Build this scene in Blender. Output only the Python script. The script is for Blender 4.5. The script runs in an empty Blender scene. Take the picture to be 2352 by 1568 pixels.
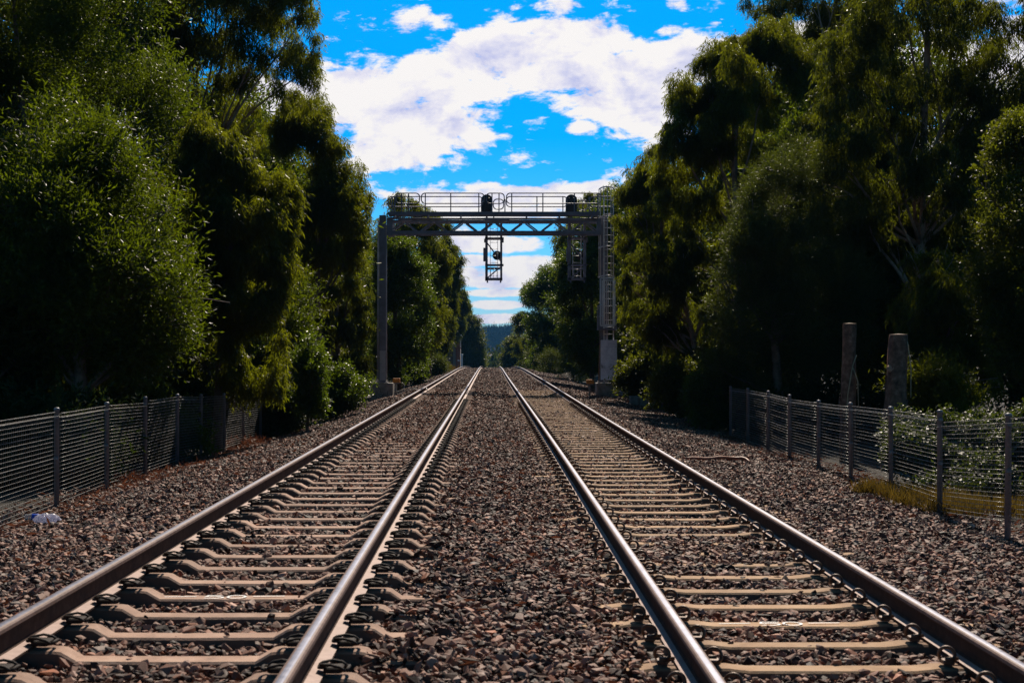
import bpy, bmesh, math, random
import numpy as np
from mathutils import Vector, Matrix

random.seed(7)
RNG = np.random.default_rng(7)
scene = bpy.context.scene
COL = scene.collection
R = math.radians

# ------------------------------------------------------------------ camera
CAM_H = 1.4375
F = 3267.0                      # focal length in 2352-wide picture units (50 mm on 36 mm)
VX, VY = 1126.0, 804.0          # where the straight track vanishes in those units
cam_d = bpy.data.cameras.new('camera')
cam = bpy.data.objects.new('camera', cam_d)
COL.objects.link(cam)
cam.location = (0, 0, CAM_H)
cam.rotation_euler = (R(90), 0, 0)
cam_d.sensor_width = 36.0
cam_d.lens = 50.0
cam_d.shift_x = 50.0 / 2352.0
cam_d.shift_y = 20.0 / 2352.0
cam_d.clip_start = 0.1
cam_d.clip_end = 12000
cam_d.dof.use_dof = True
cam_d.dof.focus_distance = 32.0
cam_d.dof.aperture_fstop = 5.6
scene.camera = cam

# ------------------------------------------------------------------ sun, sky, exposure
SUN_EL, SUN_AZ = 43.0, 9.0      # azimuth clockwise from +Y (the way the camera looks)
sd = Vector((math.sin(R(SUN_AZ)) * math.cos(R(SUN_EL)), math.cos(R(SUN_AZ)) * math.cos(R(SUN_EL)), math.sin(R(SUN_EL))))
sun_d = bpy.data.lights.new('sun', 'SUN')
sun_d.energy = 5.0
sun_d.angle = R(0.5)
sun_d.color = (1.0, 0.87, 0.72)
sun = bpy.data.objects.new('sun', sun_d)
COL.objects.link(sun)
sun.rotation_euler = (-sd).to_track_quat('-Z', 'Y').to_euler()

scene.view_settings.view_transform = 'Standard'
scene.view_settings.look = 'None'
scene.view_settings.exposure = 0.25
scene.view_settings.gamma = 1.0
try:
    scene.cycles.max_bounces = 6
    scene.cycles.diffuse_bounces = 2
    scene.cycles.glossy_bounces = 2
    scene.cycles.transmission_bounces = 3
    scene.cycles.volume_bounces = 0
    scene.cycles.sample_clamp_indirect = 2.0
    scene.cycles.use_adaptive_sampling = True
    scene.cycles.use_denoising = True
    scene.cycles.denoiser = 'OPENIMAGEDENOISE'
    scene.cycles.denoising_input_passes = 'RGB_ALBEDO_NORMAL'
    scene.cycles.denoising_prefilter = 'NONE'
except Exception:
    pass


class NT:
    """small helper for building node trees"""
    def __init__(self, tree):
        self.t = tree; self.n = tree.nodes; self.l = tree.links

    def put(self, sock, v):
        if hasattr(v, 'is_output') or isinstance(v, bpy.types.NodeSocket):
            self.l.new(v, sock)
        elif isinstance(v, (tuple, list)) and len(v) == 3 and sock.type == 'RGBA':
            sock.default_value = (*v, 1)
        else:
            sock.default_value = v

    def math(self, op, a, b=None, c=None, clamp=False):
        n = self.n.new('ShaderNodeMath'); n.operation = op; n.use_clamp = clamp
        self.put(n.inputs[0], a)
        if b is not None: self.put(n.inputs[1], b)
        if c is not None: self.put(n.inputs[2], c)
        return n.outputs[0]

    def mix(self, f, a, b, mode='MIX'):
        n = self.n.new('ShaderNodeMix'); n.data_type = 'RGBA'; n.blend_type = mode; n.clamp_factor = True
        self.put(n.inputs[0], f); self.put(n.inputs[6], a); self.put(n.inputs[7], b)
        return n.outputs[2]

    def noise(self, vec, scale, detail=6, rough=0.55, dist=0.0):
        n = self.n.new('ShaderNodeTexNoise')
        if vec is not None: self.l.new(vec, n.inputs['Vector'])
        n.inputs['Scale'].default_value = scale; n.inputs['Detail'].default_value = detail
        n.inputs['Roughness'].default_value = rough; n.inputs['Distortion'].default_value = dist
        return n.outputs[0]

    def ramp(self, v, stops):
        n = self.n.new('ShaderNodeValToRGB'); cr = n.color_ramp
        while len(cr.elements) < len(stops): cr.elements.new(0.5)
        for e, (p, c) in zip(cr.elements, stops):
            e.position = p; e.color = (*c, 1) if len(c) == 3 else c
        self.put(n.inputs[0], v)
        return n.outputs[0]

    def maprange(self, v, a, b, c, d, smooth=False):
        n = self.n.new('ShaderNodeMapRange')
        if smooth: n.interpolation_type = 'SMOOTHSTEP'
        self.put(n.inputs[0], v)
        for i, x in enumerate((a, b, c, d)): n.inputs[1 + i].default_value = x
        return n.outputs[0]


def build_world():
    w = bpy.data.worlds.new('World')
    scene.world = w
    w.use_nodes = True
    t = NT(w.node_tree)
    t.n.clear()
    sky = t.n.new('ShaderNodeTexSky')
    sky.sky_type = 'NISHITA'
    sky.sun_disc = False
    sky.sun_elevation = R(SUN_EL)
    sky.sun_rotation = R(SUN_AZ)
    sky.altitude = 400
    sky.air_density = 1.0
    sky.dust_density = 0.0
    sky.ozone_density = 4.0
    hs = t.n.new('ShaderNodeHueSaturation')
    hs.inputs['Saturation'].default_value = SKY_SAT
    hs.inputs['Value'].default_value = SKY_VAL
    t.l.new(sky.outputs[0], hs.inputs['Color'])
    tc = t.n.new('ShaderNodeTexCoord')
    sp = t.n.new('ShaderNodeSeparateXYZ')
    t.l.new(tc.outputs['Generated'], sp.inputs[0])
    x, y, z = sp.outputs
    tint = t.ramp(z, [(0.0, SKY_LOW), (0.26, SKY_TINT)])
    skyc = t.mix(1.0, hs.outputs[0], tint, 'MULTIPLY')
    # unseen sky behind the camera and overhead is tinted to shape the fill
    deep = t.maprange(y, -0.25, 0.75, 0.0, 1.0, True)
    skyc = t.mix(1.0, skyc, t.mix(deep, SKY_BACK, (1, 1, 1)), 'MULTIPLY')
    skyc = t.mix(1.0, skyc, t.ramp(z, [(0.27, (1, 1, 1)), (0.72, SKY_ZENITH)]), 'MULTIPLY')
    ys = t.math('MAXIMUM', y, 0.06)
    u = t.math('DIVIDE', x, ys)
    v = t.math('DIVIDE', z, ys)
    cv = t.n.new('ShaderNodeCombineXYZ')
    t.l.new(u, cv.inputs[0]); t.l.new(t.math('MULTIPLY', v, 1.5), cv.inputs[1])
    n1 = t.noise(cv.outputs[0], 14.0, 14, 0.65, 0.25)
    n2 = t.noise(cv.outputs[0], 4.2, 4, 0.5, 0.0)
    # a copy shifted toward the sun for the shading of the undersides
    up = t.n.new('ShaderNodeVectorMath'); up.operation = 'ADD'
    t.l.new(cv.outputs[0], up.inputs[0]); up.inputs[1].default_value = (0.004, 0.022, 0)
    n3 = t.noise(up.outputs[0], 14.0, 8, 0.60, 0.25)
    # cumulus banks: direction (tan azimuth, tan elevation), half sizes, weight
    banks = []
    def b(px, py, rx, ry, wgt=1.0):
        banks.append(((px - VX) / F, (VY - py) / F, rx / F, ry / F, wgt))
    b(860, 220, 190, 110); b(960, 290, 190, 100); b(1030, 180, 180, 90); b(900, 350, 120, 55, .9)
    b(1180, 120, 190, 75); b(1320, 100, 170, 80); b(1270, 165, 160, 75); b(1480, 170, 210, 80)
    b(1420, 230, 190, 60); b(1610, 150, 210, 80); b(1530, 260, 120, 60, .9); b(760, 215, 90, 60)
    b(1330, 292, 50, 24, .5); b(1240, 282, 44, 20, .35)
    b(975, 62, 75, 46, .45); b(800, 60, 90, 44, .32); b(880, 90, 120, 30, .1); b(1530, 72, 36, 20, .4); b(1290, 20, 70, 40, .6)
    b(770, 145, 90, 22, .4); b(1050, 355, 36, 30, .45); b(1555, 5, 34, 26, .45)
    b(1100, 462, 230, 46); b(1310, 456, 185, 48); b(1050, 470, 100, 34, .9); b(1200, 490, 260, 24, .8)
    b(1080, 552, 100, 32, 1.0); b(1190, 562, 90, 22, .8); b(1240, 606, 120, 24, 1.0); b(1085, 600, 60, 17, .9)
    b(1150, 642, 170, 25, 1.1); b(1085, 628, 55, 20, 1.0)
    b(1150, 672, 105, 12, .9); b(1140, 700, 85, 13, 1.1); b(1140, 732, 120, 14, 1.2); b(1130, 762, 150, 9, .9)
    # beyond the picture, so that the sky goes on
    b(1950, 130, 260, 110, .95); b(2260, 170, 220, 190, 1.0); b(2300, 400, 220, 120, .9); b(2050, 330, 160, 90, .8)
    b(620, 230, 140, 60, .9); b(300, 300, 300, 60, .7); b(2700, 200, 400, 120, .8); b(-300, 200, 420, 110, .8)
    b(1700, -260, 420, 80, .7); b(500, -300, 300, 70, .6)
    acc = None
    for (cu, cvv, ru, rv, wgt) in banks:
        du = t.math('DIVIDE', t.math('SUBTRACT', u, cu), ru)
        dv = t.math('DIVIDE', t.math('SUBTRACT', v, cvv), rv)
        q = t.math('SUBTRACT', 1.0, t.math('ADD', t.math('MULTIPLY', du, du), t.math('MULTIPLY', dv, dv)))
        q = t.math('MULTIPLY', t.math('MAXIMUM', q, -1.0), wgt)
        acc = q if acc is None else t.math('SMOOTH_MAX', acc, q, 0.12)
    wob = t.math('MULTIPLY', t.math('SUBTRACT', n1, 0.5), t.maprange(v, 0.03, 0.13, 1.7, 3.5))
    fv = t.n.new('ShaderNodeCombineXYZ')
    t.l.new(t.math('MULTIPLY', u, 0.7), fv.inputs[0]); t.l.new(t.math('MULTIPLY', v, 2.0), fv.inputs[1])
    n4 = t.noise(fv.outputs[0], 52.0, 9, 0.62, 0.3)
    wob = t.math('ADD', wob, t.math('MULTIPLY', t.math('SUBTRACT', n4, 0.5), 1.9))
    dens = t.math('ADD', t.math('ADD', acc, wob), t.math('MULTIPLY', t.math('SUBTRACT', n2, 0.5), 0.7))
    cov = t.maprange(dens, 0.06, 0.50, 0.0, 1.0, True)
    fwd = t.maprange(y, 0.15, 0.3, 0.0, 1.0)
    cov = t.math('MULTIPLY', cov, fwd)
    # light and shade inside the cloud
    rel = t.math('MULTIPLY', t.math('SUBTRACT', n1, n3), 3.0)
    thick = t.maprange(dens, 0.55, 1.75, 0.0, 1.0, True)
    lum = t.math('ADD', t.math('SUBTRACT', 0.98, t.math('MULTIPLY', thick, t.math('ADD', 0.12, t.math('MULTIPLY', t.math('MAXIMUM', t.math('SUBTRACT', n2, 0.43), 0.0), 2.2)))), t.math('MULTIPLY', rel, 0.85), clamp=True)
    cloudc = t.ramp(lum, [(0.0, (0.36, 0.38, 0.64)), (0.5, (0.55, 0.58, 0.86)), (0.82, (0.86, 0.84, 0.94)), (1.0, (1.0, 0.965, 0.95))])
    bgs = t.n.new('ShaderNodeBackground'); bgs.inputs['Strength'].default_value = SKY_STR
    t.l.new(skyc, bgs.inputs['Color'])
    bgc = t.n.new('ShaderNodeBackground'); bgc.inputs['Strength'].default_value = 0.83
    t.l.new(cloudc, bgc.inputs['Color'])
    mx = t.n.new('ShaderNodeMixShader')
    t.l.new(cov, mx.inputs[0]); t.l.new(bgs.outputs[0], mx.inputs[1]); t.l.new(bgc.outputs[0], mx.inputs[2])
    out = t.n.new('ShaderNodeOutputWorld')
    t.l.new(mx.outputs[0], out.inputs['Surface'])


SKY_STR = 0.108
SKY_SAT, SKY_VAL = 1.7, 1.0
SKY_TINT = (0.30, 1.06, 1.04)
SKY_LOW = (0.36, 0.54, 0.95)
SKY_BACK = (1.25, 0.72, 0.57)
SKY_ZENITH = (0.42, 0.30, 0.26)
build_world()


# ------------------------------------------------------------------ materials
def new_mat(name):
    m = bpy.data.materials.new(name)
    m.use_nodes = True
    t = NT(m.node_tree)
    bs = t.n['Principled BSDF']
    return m, t, bs


def obj_coord(t):
    return t.n.new('ShaderNodeTexCoord').outputs['Object']


def geo_pos(t):
    return t.n.new('ShaderNodeNewGeometry').outputs['Position']


def bump(t, bs, h, strength, dist=0.01):
    n = t.n.new('ShaderNodeBump')
    n.inputs['Strength'].default_value = strength
    n.inputs['Distance'].default_value = dist
    t.put(n.inputs['Height'], h)
    t.l.new(n.outputs[0], bs.inputs['Normal'])


def mottled(name, stops, scale=8.0, rough=0.8, metallic=0.0, bump_s=0.3, bump_scale=None, detail=8, spec=None):
    m, t, bs = new_mat(name)
    p = geo_pos(t)
    n = t.noise(p, scale, detail, 0.62)
    t.l.new(t.ramp(n, stops), bs.inputs['Base Color'])
    bs.inputs['Roughness'].default_value = rough
    bs.inputs['Metallic'].default_value = metallic
    if spec is not None: bs.inputs['Specular IOR Level'].default_value = spec
    if bump_s:
        bump(t, bs, t.noise(p, bump_scale or scale * 5, 5, 0.6), bump_s, 0.01)
    return m


def sleeper_mat(name, stops):
    m, t, bs = new_mat(name)
    tc = t.n.new('ShaderNodeTexCoord'); p = tc.outputs['Object']
    wp = geo_pos(t)
    oi = t.n.new('ShaderNodeObjectInfo')
    n = t.noise(wp, 6, 9, .65)
    c = t.ramp(n, stops)
    tone = t.maprange(oi.outputs['Random'], 0, 1, .70, 1.04)
    cc = t.n.new('ShaderNodeCombineColor')
    for i in range(3): t.l.new(tone, cc.inputs[i])
    c = t.mix(1.0, c, cc.outputs[0], 'MULTIPLY')
    sp = t.n.new('ShaderNodeSeparateXYZ'); t.l.new(p, sp.inputs[0])
    dx = t.math('ABSOLUTE', t.math('SUBTRACT', t.math('ABSOLUTE', sp.outputs[0]), .825))
    near = t.maprange(t.math('ADD', dx, t.math('MULTIPLY', t.math('SUBTRACT', t.noise(wp, 9, 6, .7), .5), .35)), .05, .34, .85, 0.0, True)
    c = t.mix(near, c, (.17, .095, .06))
    blot = t.maprange(t.noise(wp, 3.2, 7, .72), .56, .70, 0, .55, True)
    c = t.mix(blot, c, (.15, .105, .075))
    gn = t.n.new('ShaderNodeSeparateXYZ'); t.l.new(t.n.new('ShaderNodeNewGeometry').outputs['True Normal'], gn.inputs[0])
    c = t.mix(t.maprange(gn.outputs[2], .35, .8, 0, 1), (.12, .085, .065), c)  # side faces darkened in colour to stand in for shade; tops stay dusty tan
    t.l.new(c, bs.inputs['Base Color'])
    bs.inputs['Roughness'].default_value = .88
    bump(t, bs, t.noise(wp, 70, 6, .7), .5, .008)
    return m


def leaf_mat(name, dark, light, trans, tmix=0.36, rough=0.38, spec=0.5):
    m, t, bs = new_mat(name)
    g = t.n.new('ShaderNodeNewGeometry')
    rnd = g.outputs['Random Per Island']
    big = t.noise(g.outputs['Position'], 0.7, 2, 0.5)
    f = t.math('ADD', t.math('MULTIPLY', rnd, 0.65), t.math('MULTIPLY', big, 0.45), clamp=True)
    t.l.new(t.ramp(f, [(0.15, dark), (0.9, light)]), bs.inputs['Base Color'])
    bs.inputs['Roughness'].default_value = rough
    bs.inputs['Specular IOR Level'].default_value = spec
    tr = t.n.new('ShaderNodeBsdfTranslucent')
    t.l.new(t.ramp(f, [(0.1, tuple(c * 0.55 for c in trans)), (0.9, trans)]), tr.inputs['Color'])
    mx = t.n.new('ShaderNodeMixShader'); mx.inputs[0].default_value = tmix
    t.l.new(bs.outputs[0], mx.inputs[1]); t.l.new(tr.outputs[0], mx.inputs[2])
    t.l.new(mx.outputs[0], t.n['Material Output'].inputs['Surface'])
    return m


M = {}
M['leaf_wattle'] = leaf_mat('leaf_wattle', (.011, .016, .002), (.033, .042, .004), (.22, .30, .005), .38, .45, .22)
M['leaf_euc'] = leaf_mat('leaf_euc', (.011, .014, .003), (.033, .034, .006), (.36, .40, .008), .40, .45, .25)
M['leaf_euc_dark'] = leaf_mat('leaf_euc_dark', (.009, .012, .003), (.026, .029, .006), (.27, .31, .010), .36, .45, .22)
M['leaf_grey'] = leaf_mat('leaf_grey', (.016, .023, .007), (.042, .054, .014), (.20, .25, .016), .30, .5, .3)
M['leaf_gloss'] = leaf_mat('leaf_gloss', (.009, .017, .003), (.026, .042, .007), (.26, .38, .008), .34, .38, .3)
M['leaf_bramble'] = leaf_mat('leaf_bramble', (.016, .024, .008), (.050, .060, .018), (.14, .19, .012), .28, .5, .3)
M['leaf_far'] = leaf_mat('leaf_far', (.012, .022, .010), (.026, .042, .015), (.08, .12, .015), .25, .8, .08)
M['leaf_pine'] = leaf_mat('leaf_pine', (.006, .015, .011), (.013, .028, .019), (.012, .03, .016), .12, .9, .02)
M['litter_leaf'] = leaf_mat('litter_leaf', (.045, .018, .010), (.22, .105, .055), (.22, .07, .03), .25, .6, .3)
M['dry_grass'] = leaf_mat('dry_grass', (.030, .036, .008), (.20, .10, .028), (.26, .17, .02), .30, .6, .2)
M['bark'] = mottled('bark', [(.3, (.055, .04, .03)), (.6, (.16, .115, .085)), (.75, (.24, .18, .14))], 6, .9, 0, .6)
M['bark_pale'] = mottled('bark_pale', [(.3, (.10, .065, .045)), (.55, (.26, .18, .13)), (.75, (.36, .27, .21))], 4, .8, 0, .4)
M['bark_stump'] = mottled('bark_stump', [(.3, (.045, .025, .016)), (.55, (.16, .090, .060)), (.75, (.30, .19, .14))], 9, .95, 0, .8)
M['cut_wood'] = mottled('cut_wood', [(.3, (.20, .13, .09)), (.7, (.36, .26, .19))], 20, .9)
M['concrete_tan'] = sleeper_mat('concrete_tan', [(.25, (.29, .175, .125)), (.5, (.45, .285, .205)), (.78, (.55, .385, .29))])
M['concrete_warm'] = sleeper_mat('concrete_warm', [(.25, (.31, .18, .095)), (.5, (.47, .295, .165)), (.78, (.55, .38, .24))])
M['concrete_grey'] = mottled('concrete_grey', [(.3, (.17, .155, .14)), (.55, (.29, .27, .25)), (.8, (.38, .36, .34))], 5, .9, 0, .3)
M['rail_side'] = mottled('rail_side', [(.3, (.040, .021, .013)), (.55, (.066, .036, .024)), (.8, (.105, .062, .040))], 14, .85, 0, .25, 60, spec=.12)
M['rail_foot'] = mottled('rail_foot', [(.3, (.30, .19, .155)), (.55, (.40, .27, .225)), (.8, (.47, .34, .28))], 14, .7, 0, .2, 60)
M['rail_worn'] = mottled('rail_worn', [(.3, (.13, .078, .058)), (.55, (.20, .125, .096)), (.8, (.27, .18, .145))], 14, .6, 0, .15, 60, spec=.25)
M['clip_black'] = mottled('clip_black', [(.3, (.014, .010, .009)), (.7, (.042, .030, .024))], 40, .75, 0, .2, spec=.2)
M['clip_rust'] = mottled('clip_rust', [(.3, (.05, .028, .018)), (.7, (.15, .085, .05))], 40, .5, 0.3, .2)
M['galv'] = mottled('galv', [(.3, (.55, .55, .57)), (.6, (.70, .70, .72)), (.8, (.78, .78, .80))], 5, .42, .2, .1)
M['galv_post'] = mottled('galv_post', [(.3, (.13, .13, .14)), (.6, (.19, .19, .205)), (.8, (.25, .25, .265))], 4, .5, .15, .1)
M['wire'] = mottled('wire', [(.3, (.10, .095, .088)), (.7, (.17, .16, .15))], 5, .40, .1, 0)
M['gantry_paint'] = mottled('gantry_paint', [(.3, (.12, .12, .15)), (.55, (.19, .19, .235)), (.8, (.26, .26, .31))], 2.2, .55, .1, .05)
M['gantry_pale'] = mottled('gantry_pale', [(.3, (.30, .30, .33)), (.55, (.40, .40, .43)), (.8, (.48, .48, .50))], 3, .55, .1, .05)
M['signal_black'] = mottled('signal_black', [(.3, (.006, .006, .008)), (.7, (.014, .014, .018))], 6, .6, 0, .05)
M['white_paint'] = mottled('white_paint', [(.3, (.78, .77, .75)), (.6, (.90, .89, .88))], 12, .7, 0, .1)
M['black_paint'] = mottled('black_paint', [(.3, (.010, .010, .012)), (.7, (.02, .02, .022))], 12, .7, 0, .1)
M['orange_plastic'] = mottled('orange_plastic', [(.3, (.62, .20, .015)), (.7, (.78, .29, .02))], 6, .5, 0, .05)
M['pipe_orange'] = mottled('pipe_orange', [(.3, (.22, .065, .03)), (.7, (.38, .13, .06))], 9, .55, 0, .1)
M['cable_white'] = mottled('cable_white', [(.3, (.5, .48, .45)), (.7, (.7, .68, .65))], 9, .5, 0, 0)
M['timber'] = mottled('timber', [(.3, (.14, .085, .055)), (.7, (.32, .22, .15))], 9, .9, 0, .4)
M['vine'] = mottled('vine', [(.3, (.22, .19, .12)), (.7, (.36, .31, .2))], 9, .9, 0, .2)


def mat_rail_top():
    m, t, bs = new_mat('rail_top')
    p = geo_pos(t)
    n = t.noise(p, 3.0, 6, .6)
    t.l.new(t.ramp(n, [(.3, (.12, .125, .165)), (.7, (.20, .205, .26))]), bs.inputs['Base Color'])
    bs.inputs['Metallic'].default_value = .5
    bump(t, bs, t.noise(p, 9, 5, .6), .12, .01)
    t.l.new(t.maprange(t.noise(p, 18, 4, .6), .3, .7, .38, .52), bs.inputs['Roughness'])
    return m
M['rail_top'] = mat_rail_top()


def mat_panel():
    m, t, bs = new_mat('scuffed_panel')
    p = geo_pos(t)
    mp = t.n.new('ShaderNodeMapping'); mp.inputs['Scale'].default_value = (1.0, 1.0, .7)
    t.l.new(p, mp.inputs[0])
    a = t.noise(mp.outputs[0], 3.2, 9, .62, .3)
    mp2 = t.n.new('ShaderNodeMapping'); mp2.inputs['Scale'].default_value = (.5, 1.0, 6)
    t.l.new(p, mp2.inputs[0])
    c = t.noise(mp2.outputs[0], 3.0, 6, .6)
    f = t.math('ADD', t.math('MULTIPLY', a, .75), t.math('MULTIPLY', c, .3))
    t.l.new(t.ramp(f, [(.36, (.34, .34, .42)), (.46, (.68, .68, .80)), (.60, (.86, .86, .97))]), bs.inputs['Base Color'])
    bs.inputs['Roughness'].default_value = .45
    bs.inputs['Metallic'].default_value = .2
    return m
M['scuffed_panel'] = mat_panel()


def mat_stone():
    m, t, bs = new_mat('ballast_stone')
    g = t.n.new('ShaderNodeNewGeometry')
    rnd = g.outputs['Random Per Island']
    c = t.ramp(rnd, [(0.0, (.022, .015, .012)), (.30, (.070, .044, .034)), (.45, (.195, .117, .084)), (.68, (.33, .208, .155)),
                     (.84, (.42, .29, .235)), (.91, (.27, .25, .225)), (.955, (.46, .18, .075)), (1.0, (.60, .45, .37))])
    n = t.noise(g.outputs['Position'], 34, 5, .6)
    c = t.mix(.55, c, t.ramp(n, [(.25, (.35, .33, .33)), (.75, (1.0, .97, .95))]), 'MULTIPLY')
    drift = t.noise(g.outputs['Position'], .55, 4, .6)
    c = t.mix(1.0, c, t.ramp(drift, [(.3, (.90, .76, .74)), (.55, (1.10, .90, .82)), (.75, (1.34, .97, .80))]), 'MULTIPLY')
    t.l.new(c, bs.inputs['Base Color'])
    bs.inputs['Roughness'].default_value = .66
    bs.inputs['Specular IOR Level'].default_value = .25
    bump(t, bs, t.noise(g.outputs['Position'], 140, 4, .6), .35, .004)
    return m
M['ballast_stone'] = mat_stone()


def mat_ground():
    m, t, bs = new_mat('ground_soil')
    p = geo_pos(t)
    sp = t.n.new('ShaderNodeSeparateXYZ'); t.l.new(p, sp.inputs[0])
    ax = t.math('ABSOLUTE', t.math('SUBTRACT', sp.outputs[0], 0.1))
    edge = t.maprange(t.math('ADD', ax, t.math('MULTIPLY', t.noise(p, 1.2, 4, .6), .8)), 5.6, 6.2, 0, 1)
    grav = t.ramp(t.noise(p, 30, 6, .7), [(.3, (.03, .021, .017)), (.6, (.10, .064, .048)), (.8, (.17, .115, .085))])
    soil = t.ramp(t.noise(p, 1.6, 8, .65), [(.3, (.012, .010, .006)), (.5, (.028, .021, .012)), (.7, (.034, .034, .013))])
    t.l.new(t.mix(edge, grav, soil), bs.inputs['Base Color'])
    bs.inputs['Roughness'].default_value = .95
    bump(t, bs, t.noise(p, 24, 6, .7), .9, .05)
    return m
M['ground_soil'] = mat_ground()


def mat_brick():
    m, t, bs = new_mat('brick')
    b = t.n.new('ShaderNodeTexBrick')
    t.l.new(obj_coord(t), b.inputs['Vector'])
    b.inputs['Color1'].default_value = (.22, .07, .045, 1); b.inputs['Color2'].default_value = (.30, .11, .07, 1)
    b.inputs['Mortar'].default_value = (.30, .26, .22, 1)
    b.inputs['Scale'].default_value = 4.0
    t.l.new(b.outputs[0], bs.inputs['Base Color'])
    bs.inputs['Roughness'].default_value = .9
    return m
M['brick'] = mat_brick()


def mat_clear(name, col, alpha):
    m, t, bs = new_mat(name)
    bs.inputs['Base Color'].default_value = (*col, 1)
    bs.inputs['Roughness'].default_value = .12
    bs.inputs['Transmission Weight'].default_value = alpha
    bs.inputs['IOR'].default_value = 1.2
    return m
M['clear_plastic'] = mat_clear('clear_plastic', (.85, .9, .92), .75)
M['brown_plastic'] = mat_clear('brown_plastic', (.55, .30, .2), .6)


def mat_plain(name, col, rough=.5, metallic=0.0):
    m, t, bs = new_mat(name)
    n = t.noise(geo_pos(t), 30, 4, .6)
    t.l.new(t.mix(n, tuple(c * .8 for c in col), col), bs.inputs['Base Color'])
    bs.inputs['Roughness'].default_value = rough
    bs.inputs['Metallic'].default_value = metallic
    return m
M['blue_label'] = mat_plain('blue_label', (.02, .10, .62), .4)
M['red_cap'] = mat_plain('red_cap', (.45, .05, .03), .4)


def mat_bag():
    m, t, bs = new_mat('bag_film')
    bs.inputs['Base Color'].default_value = (.74, .74, .80, 1)
    bs.inputs['Roughness'].default_value = .38
    tr = t.n.new('ShaderNodeBsdfTranslucent'); tr.inputs[0].default_value = (.75, .73, .85, 1)
    mx = t.n.new('ShaderNodeMixShader'); mx.inputs[0].default_value = .5
    t.l.new(bs.outputs[0], mx.inputs[1]); t.l.new(tr.outputs[0], mx.inputs[2])
    t.l.new(mx.outputs[0], t.n['Material Output'].inputs['Surface'])
    return m
M['bag_film'] = mat_bag()


# ------------------------------------------------------------------ object helpers
def tag(o, label=None, cat=None, group=None, kind=None):
    if label: o['label'] = label
    if cat: o['category'] = cat
    if group: o['group'] = group
    if kind: o['kind'] = kind
    return o


def empty(name, loc=(0, 0, 0), rz=0.0):
    o = bpy.data.objects.new(name, None)
    COL.objects.link(o)
    o.location = loc
    o.rotation_euler = (0, 0, rz)
    o.empty_display_size = 0.2
    return o


def copy_tree(o, parent=None):
    c = o.copy(); COL.objects.link(c); c.parent = parent
    for ch in list(o.children):
        copy_tree(ch, c)
    return c


def np_mesh(name, verts, faces_flat, face_sizes, mats, face_mat=None, smooth=False):
    me = bpy.data.meshes.new(name)
    verts = np.asarray(verts, dtype=np.float32)
    faces_flat = np.asarray(faces_flat, dtype=np.int32)
    face_sizes = np.asarray(face_sizes, dtype=np.int32)
    me.vertices.add(len(verts)); me.vertices.foreach_set('co', verts.ravel())
    me.loops.add(len(faces_flat)); me.loops.foreach_set('vertex_index', faces_flat)
    me.polygons.add(len(face_sizes))
    starts = np.concatenate(([0], np.cumsum(face_sizes)[:-1])).astype(np.int32)
    me.polygons.foreach_set('loop_start', starts)
    try: me.polygons.foreach_set('loop_total', face_sizes)
    except Exception: pass
    for m in mats: me.materials.append(m)
    if face_mat is not None: me.polygons.foreach_set('material_index', np.asarray(face_mat, dtype=np.int32))
    me.polygons.foreach_set('use_smooth', np.full(len(face_sizes), smooth, dtype=bool))
    me.update(calc_edges=True)
    me.validate()
    return me


def np_obj(name, me, parent=None):
    o = bpy.data.objects.new(name, me)
    COL.objects.link(o)
    if parent is not None: o.parent = parent
    return o


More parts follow.
